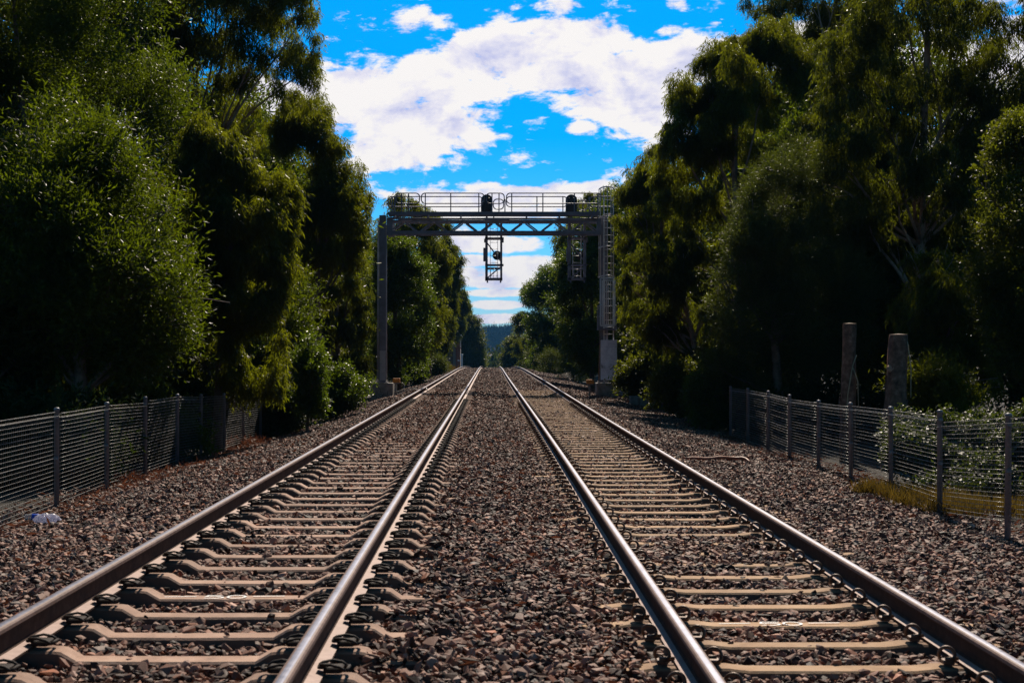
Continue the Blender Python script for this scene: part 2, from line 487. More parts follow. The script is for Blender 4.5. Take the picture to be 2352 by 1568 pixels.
class MB:
    """collects boxes, beams, tubes and lathes; build() links them as one mesh object"""
    def __init__(self):
        self.v = []; self.f = []; self.m = []; self.sm = []

    def add(self, vs, fs, mi=0, smooth=False):
        b = len(self.v)
        self.v.extend([tuple(v) for v in vs])
        for f in fs:
            self.f.append([b + i for i in f]); self.m.append(mi); self.sm.append(smooth)
        return self

    def box(self, c, s, rz=0.0, mi=0, bev=0.0):
        cx, cy, cz = c; sx, sy, sz = (k / 2 for k in s)
        e = min(bev, sx * .45, sy * .45, sz * .45)
        pts = []
        if e <= 0:
            for z in (-sz, sz):
                for (x, y) in ((-sx, -sy), (sx, -sy), (sx, sy), (-sx, sy)): pts.append((x, y, z))
            fs = [(3, 2, 1, 0), (4, 5, 6, 7), (0, 1, 5, 4), (1, 2, 6, 5), (2, 3, 7, 6), (3, 0, 4, 7)]
        else:
            rings = [(-sz, e), (-sz + e, 0), (sz - e, 0), (sz, e)]
            for z, i in rings:
                a, b2 = sx - i, sy - i
                k = e
                for (x, y) in ((-a + k, -b2), (a - k, -b2), (a, -b2 + k), (a, b2 - k), (a - k, b2), (-a + k, b2), (-a, b2 - k), (-a, -b2 + k)):
                    pts.append((x, y, z))
            fs = [tuple(range(7, -1, -1)), tuple(range(24, 32))]
            for r_ in range(3):
                for i in range(8):
                    j = (i + 1) % 8
                    fs.append((r_ * 8 + i, r_ * 8 + j, r_ * 8 + 8 + j, r_ * 8 + 8 + i))
        ca, sa = math.cos(rz), math.sin(rz)
        self.add([(cx + x * ca - y * sa, cy + x * sa + y * ca, cz + z) for x, y, z in pts], fs, mi)
        return self

    def beam(self, a, b, w, h, mi=0, upv=(0, 0, 1)):
        a, b = Vector(a), Vector(b)
        d = (b - a).normalized(); up = Vector(upv)
        if abs(d.dot(up)) > .98: up = Vector((0, 1, 0))
        s = d.cross(up).normalized(); u = s.cross(d).normalized()
        vs = []
        for p in (a, b):
            for (i, j) in ((-1, -1), (1, -1), (1, 1), (-1, 1)):
                vs.append(p + s * (i * w / 2) + u * (j * h / 2))
        self.add(vs, [(3, 2, 1, 0), (4, 5, 6, 7), (0, 1, 5, 4), (1, 2, 6, 5), (2, 3, 7, 6), (3, 0, 4, 7)], mi)
        return self

    def tube(self, pts, r, n=8, mi=0, closed=False, smooth=True):
        pts = [Vector(p) for p in pts]
        k = len(pts)
        rr = r if isinstance(r, (list, tuple)) else [r] * k
        vs = []; prev = None
        for i, p in enumerate(pts):
            if closed: d = (pts[(i + 1) % k] - pts[i - 1])
            else: d = pts[min(i + 1, k - 1)] - pts[max(i - 1, 0)]
            if d.length < 1e-9: d = Vector((0, 0, 1))
            d.normalize()
            if prev is None:
                up = Vector((0, 0, 1)) if abs(d.z) < .9 else Vector((0, 1, 0))
                s = d.cross(up).normalized()
            else:
                s = prev - d * prev.dot(d)
                if s.length < 1e-6: s = d.cross(Vector((0, 1, 0.1)))
                s.normalize()
            prev = s
            u = d.cross(s)
            for j in range(n):
                a = 2 * math.pi * j / n
                vs.append(p + (s * math.cos(a) + u * math.sin(a)) * rr[i])
        fs = []
        for i in range(k if closed else k - 1):
            i2 = (i + 1) % k
            for j in range(n):
                j2 = (j + 1) % n
                fs.append((i * n + j, i * n + j2, i2 * n + j2, i2 * n + j))
        if not closed:
            fs.append(tuple(range(n - 1, -1, -1))); fs.append(tuple((k - 1) * n + j for j in range(n)))
        self.add(vs, fs, mi, smooth)
        return self

    def lathe(self, c, prof, n=20, mi=0, axis='z', smooth=True):
        vs = []
        for r_, h in prof:
            for j in range(n):
                a = 2 * math.pi * j / n
                p = (r_ * math.cos(a), r_ * math.sin(a), h)
                if axis == 'y': p = (p[0], p[2], p[1])
                if axis == 'x': p = (p[2], p[0], p[1])
                vs.append((c[0] + p[0], c[1] + p[1], c[2] + p[2]))
        fs = []
        for i in range(len(prof) - 1):
            for j in range(n):
                j2 = (j + 1) % n
                fs.append((i * n + j, i * n + j2, (i + 1) * n + j2, (i + 1) * n + j))
        fs.append(tuple(range(n - 1, -1, -1))); fs.append(tuple((len(prof) - 1) * n + j for j in range(n)))
        self.add(vs, fs, mi, smooth)
        return self

    def prism(self, outline, y0, y1, mi=0):
        """outline in x,z extruded along y"""
        n = len(outline)
        vs = [(x, y0, z) for x, z in outline] + [(x, y1, z) for x, z in outline]
        fs = [tuple(range(n)), tuple(range(2 * n - 1, n - 1, -1))]
        for i in range(n):
            j = (i + 1) % n
            fs.append((j, i, n + i, n + j))
        self.add(vs, fs, mi)
        return self

    def build(self, name, mats, parent=None):
        if not isinstance(mats, (list, tuple)): mats = [mats]
        me = bpy.data.meshes.new(name)
        me.from_pydata(self.v, [], self.f)
        for m in mats: me.materials.append(m)
        me.polygons.foreach_set('material_index', self.m)
        me.polygons.foreach_set('use_smooth', self.sm)
        bm = bmesh.new(); bm.from_mesh(me)
        bmesh.ops.recalc_face_normals(bm, faces=bm.faces)
        bm.to_mesh(me); bm.free()
        me.update()
        return np_obj(name, me, parent)


def PX(px, py, d):
    """a place in the world found from a measured place in the photograph and its distance"""
    return Vector(((px - VX) / F * d, d, CAM_H + (VY - py) / F * d))


# ------------------------------------------------------------------ the lie of the land
def sstep(a, b, x):
    t = np.clip((np.asarray(x, dtype=float) - a) / (b - a), 0, 1)
    return t * t * (3 - 2 * t)


def zt(y):
    """height of the track along its length: level, over a crest, then down into the valley"""
    y = np.asarray(y, dtype=float)
    c = np.clip(y - 104, 0, 110)
    z = -(c ** 2) / 8400.0
    z = z - np.clip(y - 214, 0, 420) * 0.0262
    return z


def zr(y):
    """the second track lies a little lower near the camera"""
    return -0.21 * (1 - sstep(26, 78, y))


def xr(y):
    return -0.20 * sstep(26, 78, y)


def ground_z(x, y):
    x = np.asarray(x, dtype=float); y = np.asarray(y, dtype=float)
    far = sstep(17, 36, y)
    zrv = zr(y)
    left_top, mid_z, right_top = -0.235, -0.215, zrv - 0.225
    lz = -0.49 - 0.28 * far
    rz_ = -0.50 - 0.12 * far
    z = np.where(x < -3.05, left_top + (lz - left_top) * np.clip((-3.05 - x) / 2.35, 0, 1), left_top)
    z = np.where(x < -5.4, lz - 0.12 * np.clip((-5.4 - x) / 3, 0, 1), z)
    tmid = np.clip((x + .4) / 1.0, 0, 1)
    z = np.where(x > -.4, left_top + (right_top - left_top) * tmid, z)
    z = z + 0.03 * np.exp(-((x - .1) / .45) ** 2)
    z = np.where(x > 3.35, right_top + (rz_ - right_top) * np.clip((x - 3.35) / 2.25, 0, 1), z)
    z = np.where(x > 5.6, rz_ - 0.25 * np.clip((x - 5.6) / 3, 0, 1), z)
    # reddish banks by the far curve
    bank = 1.3 * sstep(100, 135, y) * (1 - sstep(420, 600, y))
    z = z + bank * sstep(5.2, 8.5, np.abs(x)) * 1.0
    # rolling country
    r = np.hypot(x, y)
    hill = 45.0 * sstep(1500, 2150, y) * (0.86 + 0.14 * np.sin(x * .004 + .6) + .06 * np.sin(x * .021))
    z = z + zt(y) + hill
    return z


def build_ground():
    xs = np.unique(np.concatenate([np.linspace(-3000, -120, 26), np.linspace(-120, -10, 30), np.linspace(-10, 10, 81), np.linspace(10, 120, 30), np.linspace(120, 3000, 26)]))
    ys = np.unique(np.concatenate([np.linspace(-300, 0, 8), np.linspace(0, 240, 161), np.linspace(240, 1400, 60), np.linspace(1400, 2300, 60), np.linspace(2300, 6000, 12)]))
    X, Y = np.meshgrid(xs, ys)
    Z = ground_z(X, Y) - 0.035 - 0.03 * (np.abs(X) < 5.4) + 0.03 * np.sin(X * 2.1 + Y * 1.3) * (np.abs(X) > 6)
    nx, ny = len(xs), len(ys)
    V = np.stack([X.ravel(), Y.ravel(), Z.ravel()], 1)
    i = np.arange(nx * ny).reshape(ny, nx)
    q = np.stack([i[:-1, :-1], i[:-1, 1:], i[1:, 1:], i[1:, :-1]], -1).reshape(-1, 4)
    me = np_mesh('ground', V, q.ravel(), np.full(len(q), 4), [M['ground_soil']], smooth=True)
    tag(np_obj('ground', me), kind='structure')

build_ground()
TREE_PARTS = []   # filled below


# ------------------------------------------------------------------ track
XL = -1.74          # middle of the black-clip track
XRC = 1.97          # middle of the ring-clip track
HG = 0.825          # half the distance between rail middles


def rail_profile(foot=.094):
    # (x, z, material of the edge that starts here); head top at z = 0. 0 side, 1 polished, 2 foot
    right = [(.006, .000, 1), (.017, -.001, 3), (.027, -.004, 3), (.035, -.012, 3), (.0365, -.030, 0), (.033, -.040, 0), (.010, -.052, 0), (.0085, -.100, 0),
             (.011, -.136, 0), (.024, -.148, 2), (foot, -.159, 2), (foot + .001, -.171, 0)]
    left = [(-x, z) for x, z, _ in reversed(right)]
    pts = [(x, z) for x, z, _ in right] + left
    mats = [m for *_, m in right]
    mats[-1] = 0
    n = len(pts)
    allm = [0] * n
    for i in range(n):
        (x0, z0), (x1, z1) = pts[i], pts[(i + 1) % n]
        zz = (z0 + z1) / 2
        if zz > -.0009: allm[i] = 1
        elif zz > -.028: allm[i] = 3
        elif -.16 < zz < -.150 and abs(x0 - x1) > .03: allm[i] = 2
    return pts, allm


def build_rail(xc, side, second):
    pts, pm = rail_profile(.074 if second else .094)
    ys = np.concatenate([np.arange(3.0, 40, 1.0), np.arange(40, 240, 2.5)])
    n = len(pts)
    vs = []; f = []; fm = []
    for y in ys:
        dx = float(xr(y)) if second else 0.0
        dz = float(zt(y)) + (float(zr(y)) if second else 0.0)
        for (x, z) in pts: vs.append((xc + side * HG + dx + x, y, z + dz))
    for i in range(len(ys) - 1):
        for j in range(n):
            k = (j + 1) % n
            f.append((i * n + j, (i + 1) * n + j, (i + 1) * n + k, i * n + k)); fm.append(pm[j])
    f.append(tuple(range(n))); fm.append(0)
    me = bpy.data.meshes.new('rail')
    me.from_pydata(vs, [], f)
    for k in ('rail_side', 'rail_top', 'rail_foot', 'rail_worn'): me.materials.append(M[k])
    me.polygons.foreach_set('material_index', fm)
    bm = bmesh.new(); bm.from_mesh(me); bmesh.ops.recalc_face_normals(bm, faces=bm.faces); bm.to_mesh(me); bm.free()
    return np_obj('rail', me)


for xc, side, second, lab in ((XL, -1, False, 'outer steel rail of the black-clip track, nearest the fence with the plastic litter'),
                              (XL, 1, False, 'inner steel rail of the black-clip track, beside the stone strip between the tracks'),
                              (XRC, -1, True, 'inner steel rail of the ring-clip track, beside the stone strip between the tracks'),
                              (XRC, 1, True, 'outer steel rail of the ring-clip track, nearest the fence with dry grass')):
    tag(build_rail(xc, side, second), lab, 'rail', 'rails of the two tracks')


def sleeper_mesh(first):
    """one concrete sleeper, its rail seats raised; first = the black-clip kind with deep steps"""
    drop = .054 if first else .014
    seat = -.177
    key = []
    half = 1.36
    for x, z in ((half, -drop), (half - .22, -drop), (half - .29, -.005), (1.04, 0), (.60, 0), (.565, -.005), (.48, -drop), (.0, -drop * 1.05)):
        key.append((x, seat + z))
    key = [(-x, z) for x, z in key][:-1] + [(0, seat - drop * 1.05)] + [(x, z) for x, z in reversed(key[:-1])]
    vs = []; fs = []
    wt, wb, bot = .084, .112, seat - .20
    for x, z in key:
        b = .012
        vs += [(x, -wb, bot), (x, -wt - .004, z - b), (x, -wt + b, z), (x, wt - b, z), (x, wt + .004, z - b), (x, wb, bot)]
    n = 6
    for i in range(len(key) - 1):
        for j in range(n - 1):
            fs.append((i * n + j, (i + 1) * n + j, (i + 1) * n + j + 1, i * n + j + 1))
    fs.append(tuple(range(n))); fs.append(tuple((len(key) - 1) * n + j for j in range(n - 1, -1, -1)))
    me = bpy.data.meshes.new('concrete_sleeper')
    me.from_pydata(vs, [], fs)
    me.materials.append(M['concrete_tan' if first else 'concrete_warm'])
    bm = bmesh.new(); bm.from_mesh(me); bmesh.ops.recalc_face_normals(bm, faces=bm.faces); bm.to_mesh(me); bm.free()
    return me


def clip_mesh(first):
    mb = MB()
    if first:   # squat black clip with its two bent spring legs and cast shoulder
        mb.box((0, 0, .012), (.085, .105, .034), bev=.010)
        mb.box((-.045, 0, .026), (.05, .075, .020), bev=.007)
        for s in (-1, 1):
            mb.tube([(.055, s * .052, .012), (.03, s * .056, .034), (-.01, s * .052, .045), (-.05, s * .03, .040), (-.062, s * .008, .034)], .0085, 6)
        mb.tube([(.055, -.052, .012), (.066, -.03, .02), (.068, 0, .024), (.066, .03, .02), (.055, .052, .012)], .0085, 6)
    else:       # spring clip bent into an upright ring through an iron shoulder
        mb.box((.012, .0, .004), (.06, .085, .022), bev=.007)
        ring = []
        for i in range(15):
            a = math.radians(-60 + i * 280 / 14)
            ring.append((.010 + .037 * math.cos(a), -.04 + .05 * i / 14, .040 + .037 * math.sin(a)))
        ring = [(-.062, -.040, .010), (-.03, -.044, .012)] + ring[:1] + ring
        mb.tube(ring, .0095, 7)
        mb.tube([(-.02, .03, .018), (.03, .03, .022)], .010, 6)
    k = 1.12 if first else 1.1
    mb.v = [(x * k, y * k, z * k * (.78 if first else 1)) for x, y, z in mb.v]
    return mb


def clip_obj(first, parent, x, flip):
    me = CLIP[first]
    o = np_obj('rail_clip', me, parent)
    o.location = (x, 0, -.152 if first else -.156)
    o.rotation_euler = (0, 0, math.pi if flip else 0)
    return o


SLP = {True: sleeper_mesh(True), False: sleeper_mesh(False)}
CLIP = {}
for k_ in (True, False):
    o_ = clip_mesh(k_).build('rail_clip', M['clip_black' if k_ else 'clip_rust'])
    CLIP[k_] = o_.data
    bpy.data.objects.remove(o_)


def stroke(mb, pts, w, z):
    """flat painted stroke through pts (x, y) on the plane z"""
    for (x0, y0), (x1, y1) in zip(pts[:-1], pts[1:]):
        d = Vector((x1 - x0, y1 - y0)); d.normalize()
        n = Vector((-d.y, d.x)) * w / 2
        e = d * w * .35
        mb.add([(x0 - e.x + n.x, y0 - e.y + n.y, z), (x0 - e.x - n.x, y0 - e.y - n.y, z), (x1 + e.x - n.x, y1 + e.y - n.y, z), (x1 + e.x + n.x, y1 + e.y + n.y, z)], [(0, 1, 2, 3)])
        z += .00015


def paint_fifty(parent, x0, first):
    """the hand-painted  - 50 -  on a sleeper"""
    zz = -.177 - (.054 if first else .014) * 1.05 + .0035
    mb = MB()
    w = .017
    stroke(mb, [(x0 - .40, .01), (x0 - .20, .025)], w, zz)
    five = [(x0 + .0, .060), (x0 - .115, .062), (x0 - .125, .012), (x0 - .06, .020), (x0 - .01, .0), (x0 - .005, -.03), (x0 - .05, -.056), (x0 - .12, -.048)]
    stroke(mb, five, w, zz + .0004)
    zero = [(x0 + .085 + .06 * math.cos(a), .058 * math.sin(a)) for a in [i * math.pi / 8 for i in range(17)]]
    stroke(mb, zero, w, zz + .0012)
    stroke(mb, [(x0 + .20, .012), (x0 + .40, .02)], w, zz + .004)
    return mb.build('painted_number', M['white_paint'], parent)


SLEEPERS = []


def build_track(first):
    xc = XL if first else XRC
    d0, step = (7.706, .639) if first else (8.234, .660)
    k0 = -3 if first else -4
    protos = {}
    i = k0
    while d0 + i * step < 60:
        y = d0 + i * step
        dx = 0 if first else float(xr(y)); dz = float(zt(y)) + (0 if first else float(zr(y)))
        clips = y < 46
        covered = (not first) and 11.2 < y < 14.4
        if clips not in protos:
            root = np_obj('concrete_sleeper', SLP[first])
            if clips:
                for s in (-1, 1):
                    clip_obj(first, root, s * HG - .138, True)
                    clip_obj(first, root, s * HG + .138, False)
            protos[clips] = root
            o = root
        else:
            o = copy_tree(protos[clips])
        o.location = (xc + dx, y + (random.uniform(-.012, .012) if i > 6 else 0), dz)
        o.rotation_euler = (0, 0, random.uniform(-.004, .004))
        numbered = (first and i == 3) or (not first and i == 2)
        t_ = 'black-clip' if first else 'ring-clip'
        if numbered:
            lab = 'tan concrete sleeper of the %s track with a white 50 painted on it' % t_
        elif covered:
            lab = 'concrete sleeper of the ring-clip track half buried under loose stones'
        elif y < 46:
            lab = ('tan concrete sleeper with raised rail seats and squat black clips, unmarked' if first else 'flat yellowish concrete sleeper with upright ring clips, unmarked')
        else:
            lab = 'distant concrete sleeper of the %s track, mostly sunk in ballast' % t_
        grp = '%s sleepers of the %s track' % ('half buried' if covered else 'distant' if y >= 46 else 'unmarked', t_)
        tag(o, lab, 'sleeper', 'sleepers painted with a number' if numbered else grp)
        SLEEPERS.append((first, xc + dx, y))
        if numbered: NUM.append((o, first))
        i += 1

NUM = []
build_track(True)
build_track(False)
for o_, f_ in NUM:
    paint_fifty(o_, (-1.80 - XL) if f_ else (1.945 - XRC), f_)


# ------------------------------------------------------------------ ballast stones
def stone_protos(n, pts, seed):
    rg = np.random.default_rng(seed)
    out = []
    for _ in range(n):
        bm = bmesh.new()
        p = rg.normal(size=(pts, 3)); p /= np.linalg.norm(p, axis=1)[:, None]
        p *= rg.uniform(.75, 1.0, size=(pts, 1))
        p *= np.array([1.0, rg.uniform(.55, .95), rg.uniform(.28, .6)])
        for v in p: bm.verts.new(v)
        r = bmesh.ops.convex_hull(bm, input=bm.verts)
        junk = [g for g in r['geom_interior'] + r['geom_unused'] if isinstance(g, bmesh.types.BMVert)]
        if junk: bmesh.ops.delete(bm, geom=list(set(junk)), context='VERTS')
        bmesh.ops.triangulate(bm, faces=bm.faces)
        bmesh.ops.recalc_face_normals(bm, faces=bm.faces)
        bm.verts.index_update()
        out.append((np.array([v.co[:] for v in bm.verts]), np.array([[v.index for v in f.verts] for f in bm.faces])))
        bm.free()
    return out


def rot_mats(n, rg, tilt):
    a = rg.uniform(0, 2 * math.pi, n); b = rg.normal(0, tilt, n); c = rg.normal(0, tilt, n)
    ca, sa, cb, sb, cc, sc = np.cos(a), np.sin(a), np.cos(b), np.sin(b), np.cos(c), np.sin(c)
    z = np.zeros(n); o = np.ones(n)
    Rz = np.stack([ca, -sa, z, sa, ca, z, z, z, o], -1).reshape(n, 3, 3)
    Rx = np.stack([o, z, z, z, cb, -sb, z, sb, cb], -1).reshape(n, 3, 3)
    Ry = np.stack([cc, z, sc, z, o, z, -sc, z, cc], -1).reshape(n, 3, 3)
    return Rx @ Ry @ Rz


def crib_offset(x, y):
    """how far the stones lie above (+) or below (-) the plain surface, and whether a stone may lie here"""
    ok = np.ones(len(x), bool); dz = np.zeros(len(x))
    for first, xc, d0, step in ((True, XL, 7.706, .639), (False, XRC, 8.234, .660)):
        cx = xc + (0 if first else xr(y))
        lx = np.abs(x - cx)
        within = lx < 1.40
        ph = (y - d0) / step
        dist = np.abs(ph - np.round(ph)) * step
        on = within & (dist < .110) & (y < 75)
        on_top = within & (dist < .092) & (y < 75)
        k = RNG.random(len(x))
        far = sstep(15, 37, y)
        sx = x - cx
        if first:
            bury = np.where(sx < -.96, 1.0, 0.0) + np.clip((sx - 1.12 - .10 * np.sin(y * 4.7)) / .12, 0, 1)
            cover = np.clip(bury + .97 * far * (lx < .62) + .75 * far * (sx > .9), 0, 1)
            ok &= ~(on & (k > .012 + cover))
            dz = np.where(within & ~on, -.022 * (1 - far) - .002 + .016 * np.sin(x * 2.3 + y * 1.7) * np.sin(y * .9), dz)
            dz = np.where(within & on, .012 + .02 * cover, dz)
            dz = np.where(within & (sx < -.93), .030, dz)
        else:
            heap = np.exp(-((y - 12.75) / 1.15) ** 2)
            heap = heap * np.where(lx < .68, .85, 1.0)
            bury = np.clip((sx - .93) / .08, 0, 1) + np.clip((-sx - 1.02 - .09 * np.sin(y * 3.9)) / .1, 0, 1)
            cover = np.clip(bury + .95 * heap ** 1.5 + .92 * far * (lx < .64) + .9 * far * (sx < -.9), 0, 1)
            ok &= ~(on & (k > .05 + cover))
            dz = np.where(within & ~on, .006 + .04 * heap, dz)
            dz = np.where(within & on, .016 + .022 * heap, dz)
            dz = np.where(within & ((sx > .95) | (sx < -1.05)), .036, dz)
        # nothing on or under the rails themselves
        r = np.abs(lx - HG)
        ok &= ~(r < .085)
        ok &= ~((r < .17) & on_top & (y < 46))
    return ok, dz


def scatter(y0, y1, per_m2, size, protos, rg):
    n = int((y1 - y0) * 12.2 * per_m2)
    x = rg.uniform(-6.1, 6.1, n); y = rg.uniform(y0, y1, n)
    vis = (x > -(.36 * y + .5)) & (x < .40 * y + .6)
    x, y = x[vis], y[vis]
    # thin out toward the fences
    thin = np.clip((np.abs(x - .1) - 5.0) / .9, 0, 1)
    keep = rg.random(len(x)) > thin * .95
    x, y = x[keep], y[keep]
    ok, dz = crib_offset(x, y)
    x, y, dz = x[ok], y[ok], dz[ok]
    n = len(x)
    s = size * np.minimum(rg.lognormal(0, .33, n), 2.0) * .49
    lump = .012 * np.sin(x * 3.1 + 1.3 * np.sin(y * 1.1)) * np.sin(y * 2.3 + x)
    z = ground_z(x, y) + dz + rg.uniform(-.022, .012, n) * (size / .05) + lump
    Rm = rot_mats(n, rg, .46)
    which = rg.integers(0, len(protos), n)
    Vs = []; Fs = []; base = 0
    for k, (pv, pf) in enumerate(protos):
        idx = np.where(which == k)[0]
        if not len(idx): continue
        v = np.einsum('nij,vj->nvi', Rm[idx], pv) * s[idx][:, None, None]
        v += np.stack([x[idx], y[idx], z[idx]], 1)[:, None, :]
        m = len(pv)
        f = pf[None] + (np.arange(len(idx)) * m)[:, None, None] + base
        Vs.append(v.reshape(-1, 3)); Fs.append(f.reshape(-1, 3)); base += len(idx) * m
    return np.concatenate(Vs), np.concatenate(Fs)


def build_ballast():
    rg = np.random.default_rng(11)
    pa, pb, pc = stone_protos(18, 13, 3), stone_protos(14, 9, 4), stone_protos(10, 7, 5)
    parts = [scatter(5.2, 15, 800, .069, pa, rg), scatter(15, 26, 560, .067, pb, rg), scatter(26, 46, 400, .068, pb, rg), scatter(46, 90, 190, .085, pc, rg), scatter(90, 168, 70, .115, pc, rg)]
    V = []; Fc = []; base = 0
    for v, f in parts:
        V.append(v); Fc.append(f + base); base += len(v)
    V = np.concatenate(V); Fc = np.concatenate(Fc)
    me = np_mesh('ballast', V, Fc.ravel(), np.full(len(Fc), 3), [M['ballast_stone']])
    tag(np_obj('ballast', me), 'brown and grey crushed stone ballast around both tracks', 'ballast', kind='stuff')

build_ballast()


# ------------------------------------------------------------------ signal gantry across both tracks
GD = 60.0        # distance of its front face


def rrect(x0, x1, z0, z1, y, r, n=5):
    """points of an upright loop with round corners"""
    pts = []
    for cx, cz, a0 in ((x1 - r, z1 - r, 0), (x0 + r, z1 - r, 90), (x0 + r, z0 + r, 180), (x1 - r, z0 + r, 270)):
        for i in range(n + 1):
            a = R(a0 + 90 * i / n)
            pts.append((cx + r * math.cos(a), y, cz + r * math.sin(a)))
    return pts


def gx(px, d=GD): return (px - VX) / F * d
def gz(py, d=GD): return CAM_H + (VY - py) / F * d


def build_gantry():
    root = empty('signal_gantry', (0, GD, 0))
    tag(root, 'grey steel signal gantry spanning both tracks on two columns', 'gantry')
    inv = Matrix.Translation((0, -GD, 0))

    def part(mb, name, mats, parent=root):
        o = mb.build(name, mats, parent)
        if parent is root: o.data.transform(inv)
        else: o.data.transform(inv)
        return o
    GP, GL = M['gantry_paint'], M['gantry_pale']
    base_z = .07
    top_z = gz(494)
    # the plain column, an I-beam seen on its broad face, with conduits
    xl = gx(878.5)
    mb = MB()
    mb.box((xl, GD + .03, (base_z + top_z) / 2), (.27, .025, top_z - base_z))
    mb.box((xl, GD + .36, (base_z + top_z) / 2), (.27, .025, top_z - base_z))
    mb.box((xl, GD + .195, (base_z + top_z) / 2), (.02, .303, top_z - base_z))
    mb.box((xl, GD + .20, base_z + .02), (.44, .52, .04))
    col = part(mb, 'column', [GP])
    mb = MB()
    mb.tube([(xl - .175, GD + .10, base_z), (xl - .165, GD + .10, top_z - .2)], .022, 8)
    mb.tube([(xl - .23, GD + .12, base_z), (xl - .20, GD + .12, top_z - .4)], .018, 8)
    mb.tube([(xl + .175, GD + .10, base_z + .2), (xl + .16, GD + .10, top_z - .6)], .020, 8)
    part(mb, 'conduit', [GL])
    mb = MB()
    mb.box((xl + .005, GD + .006, base_z + .72), (.255, .012, 1.25))
    part(mb, 'pale_patch', [GL])
    mb = MB()
    mb.box((gx(874), GD + .010, gz(812)), (.05, .014, .05))
    part(mb, 'number_tag', [M['white_paint']])
    # column with the ladder
    xr_ = gx(1389.5)
    mb = MB()
    mb.box((xr_, GD + .50, (base_z + top_z) / 2), (.34, .025, top_z - base_z))
    mb.box((xr_, GD + .83, (base_z + top_z) / 2), (.34, .025, top_z - base_z))
    mb.box((xr_, GD + .665, (base_z + top_z) / 2), (.02, .303, top_z - base_z))
    mb.box((xr_, GD + .66, base_z + .02), (.5, .52, .04))
    part(mb, 'column', [GP])
    # truss: two chord planes joined by cross bars
    x0, x1 = gx(890), gx(1379)
    zt_, zb_ = gz(507.5), gz(534)
    y0, y1 = GD + .02, GD + .85
    mb = MB()
    for y in (y0, y1):
        mb.beam((x0, y, zt_), (x1, y, zt_), .10, .085)
        mb.beam((x0, y, zb_), (x1, y, zb_), .12, .140)
    for i in range(15):
        x = x0 + (x1 - x0) * i / 14
        mb.beam((x, y0, zb_), (x, y1, zb_), .06, .06)
        mb.beam((x, y0, zt_), (x, y1, zt_), .06, .06)
    mb.box((x0 + .10, y0 - .02, (zt_ + zb_) / 2), (.26, .14, zt_ - zb_ + .25))
    mb.box((x1 - .06, y0 - .02, (zt_ + zb_) / 2), (.18, .14, zt_ - zb_ + .2))
    mb.box((x0 + .10, y1, (zt_ + zb_) / 2), (.26, .14, zt_ - zb_ + .25))
    part(mb, 'chord', [GP])
    mb = MB()
    pk = [927 + 69.35 * i for i in range(7)]
    for y in (y0, y1):
        for p in pk:
            for s in (-1, 1):
                mb.beam((gx(p) + s * .07, y, zt_ - .05), (gx(p) + s * .55, y, zb_ + .07), .058, .058, upv=(0, 1, 0))
    part(mb, 'diagonal', [GP])
    # pipe along the truss top and the walkway
    mb = MB()
    zp = gz(503)
    mb.tube([(gx(944), GD - .10, zp), (gx(1115), GD - .10, zp)], .042, 8)
    mb.tube([(gx(1168), GD - .10, zp), (gx(1372), GD - .10, zp)], .042, 8)
    mb.tube([(gx(894), GD - .10, zp + .02), (gx(915), GD - .10, zp + .02)], .05, 8)
    for a, b_ in ((915, 946), (1113, 1170), (1278, 1332)):
        mb.box(((gx(a) + gx(b_)) / 2, GD - .14, gz(504)), (gx(b_) - gx(a), .03, .12))
    part(mb, 'cable_duct', [GP])
    wx0, wx1 = gx(892), gx(1376)
    zw = gz(496)
    mb = MB()
    mb.box(((wx0 + wx1) / 2, GD - .45, zw + .07), (wx1 - wx0, .02, .13))
    mb.box(((wx0 + wx1) / 2, GD + .38, zw + .07), (wx1 - wx0, .02, .13))
    part(mb, 'toe_board', [GP])
    mb = MB()
    n = int((wx1 - wx0) / .05)
    for i in range(n):
        mb.box((wx0 + (i + .5) * .05, GD - .035, zw + .055), (.012, .81, .03))
    for y in (-.4, -.2, 0, .2, .34): mb.box(((wx0 + wx1) / 2, GD + y, zw + .035), (wx1 - wx0, .01, .02))
    for i in range(7):
        x = wx0 + .3 + (wx1 - wx0 - .6) * i / 6
        mb.box((x, GD - .035, zw - .03), (.05, .80, .13))
    part(mb, 'walkway_grating', [GP])
    # handrails: front and back runs made of round-cornered loops
    zr_t, zr_m = gz(446.5), gz(470)
    fy, by = GD - .46, GD + .39
    r = .024

    def rail_run(x_a, x_b, y, posts, dz=0):
        m = MB()
        m.tube(rrect(x_a, x_b, zr_m + dz, zr_t + dz, y, min(.16, (x_b - x_a) / 2 - .001)), r, 7, closed=True)
        for p in posts: m.box((p, y, (zw + .1 + zr_t + dz) / 2), (.045, .03, zr_t + dz - zw - .1))
        part(m, 'handrail', [GP])
    rail_run(gx(893) - .05, gx(906), by, [gx(900)], -.05)
    rail_run(gx(911), gx(965), fy, [gx(924), gx(940)])
    rail_run(gx(912) - .3, gx(1108), by, [gx(905)], -.05)
    rail_run(gx(969), gx(1112), fy, [gx(978), gx(1036), gx(1100)])
    rail_run(gx(1117), gx(1158), fy, [gx(1130), gx(1146)])
    rail_run(gx(1133), gx(1157), by, [gx(1160)], -.16)
    rail_run(gx(1163), gx(1379), fy, [gx(1175), gx(1246), gx(1318), gx(1371)])
    rail_run(gx(1163), gx(1304), by, [gx(1234), gx(1294)], -.05)
    rail_run(gx(1329), gx(1352), by, [gx(1340)], -.2)
    rail_run(gx(1356), gx(1411), by, [gx(1355), gx(1366)], -.05)
    # ladder with hoops up the column
    lx0, lx1 = gx(1389), gx(1411)
    ly = GD + .42
    mb = MB()
    lz0, lz1 = -.40, gz(446)
    for x in (lx0, lx1): mb.box((x, ly, (lz0 + lz1) / 2), (.05, .014, lz1 - lz0))
    k = 0
    z = lz0 + .12
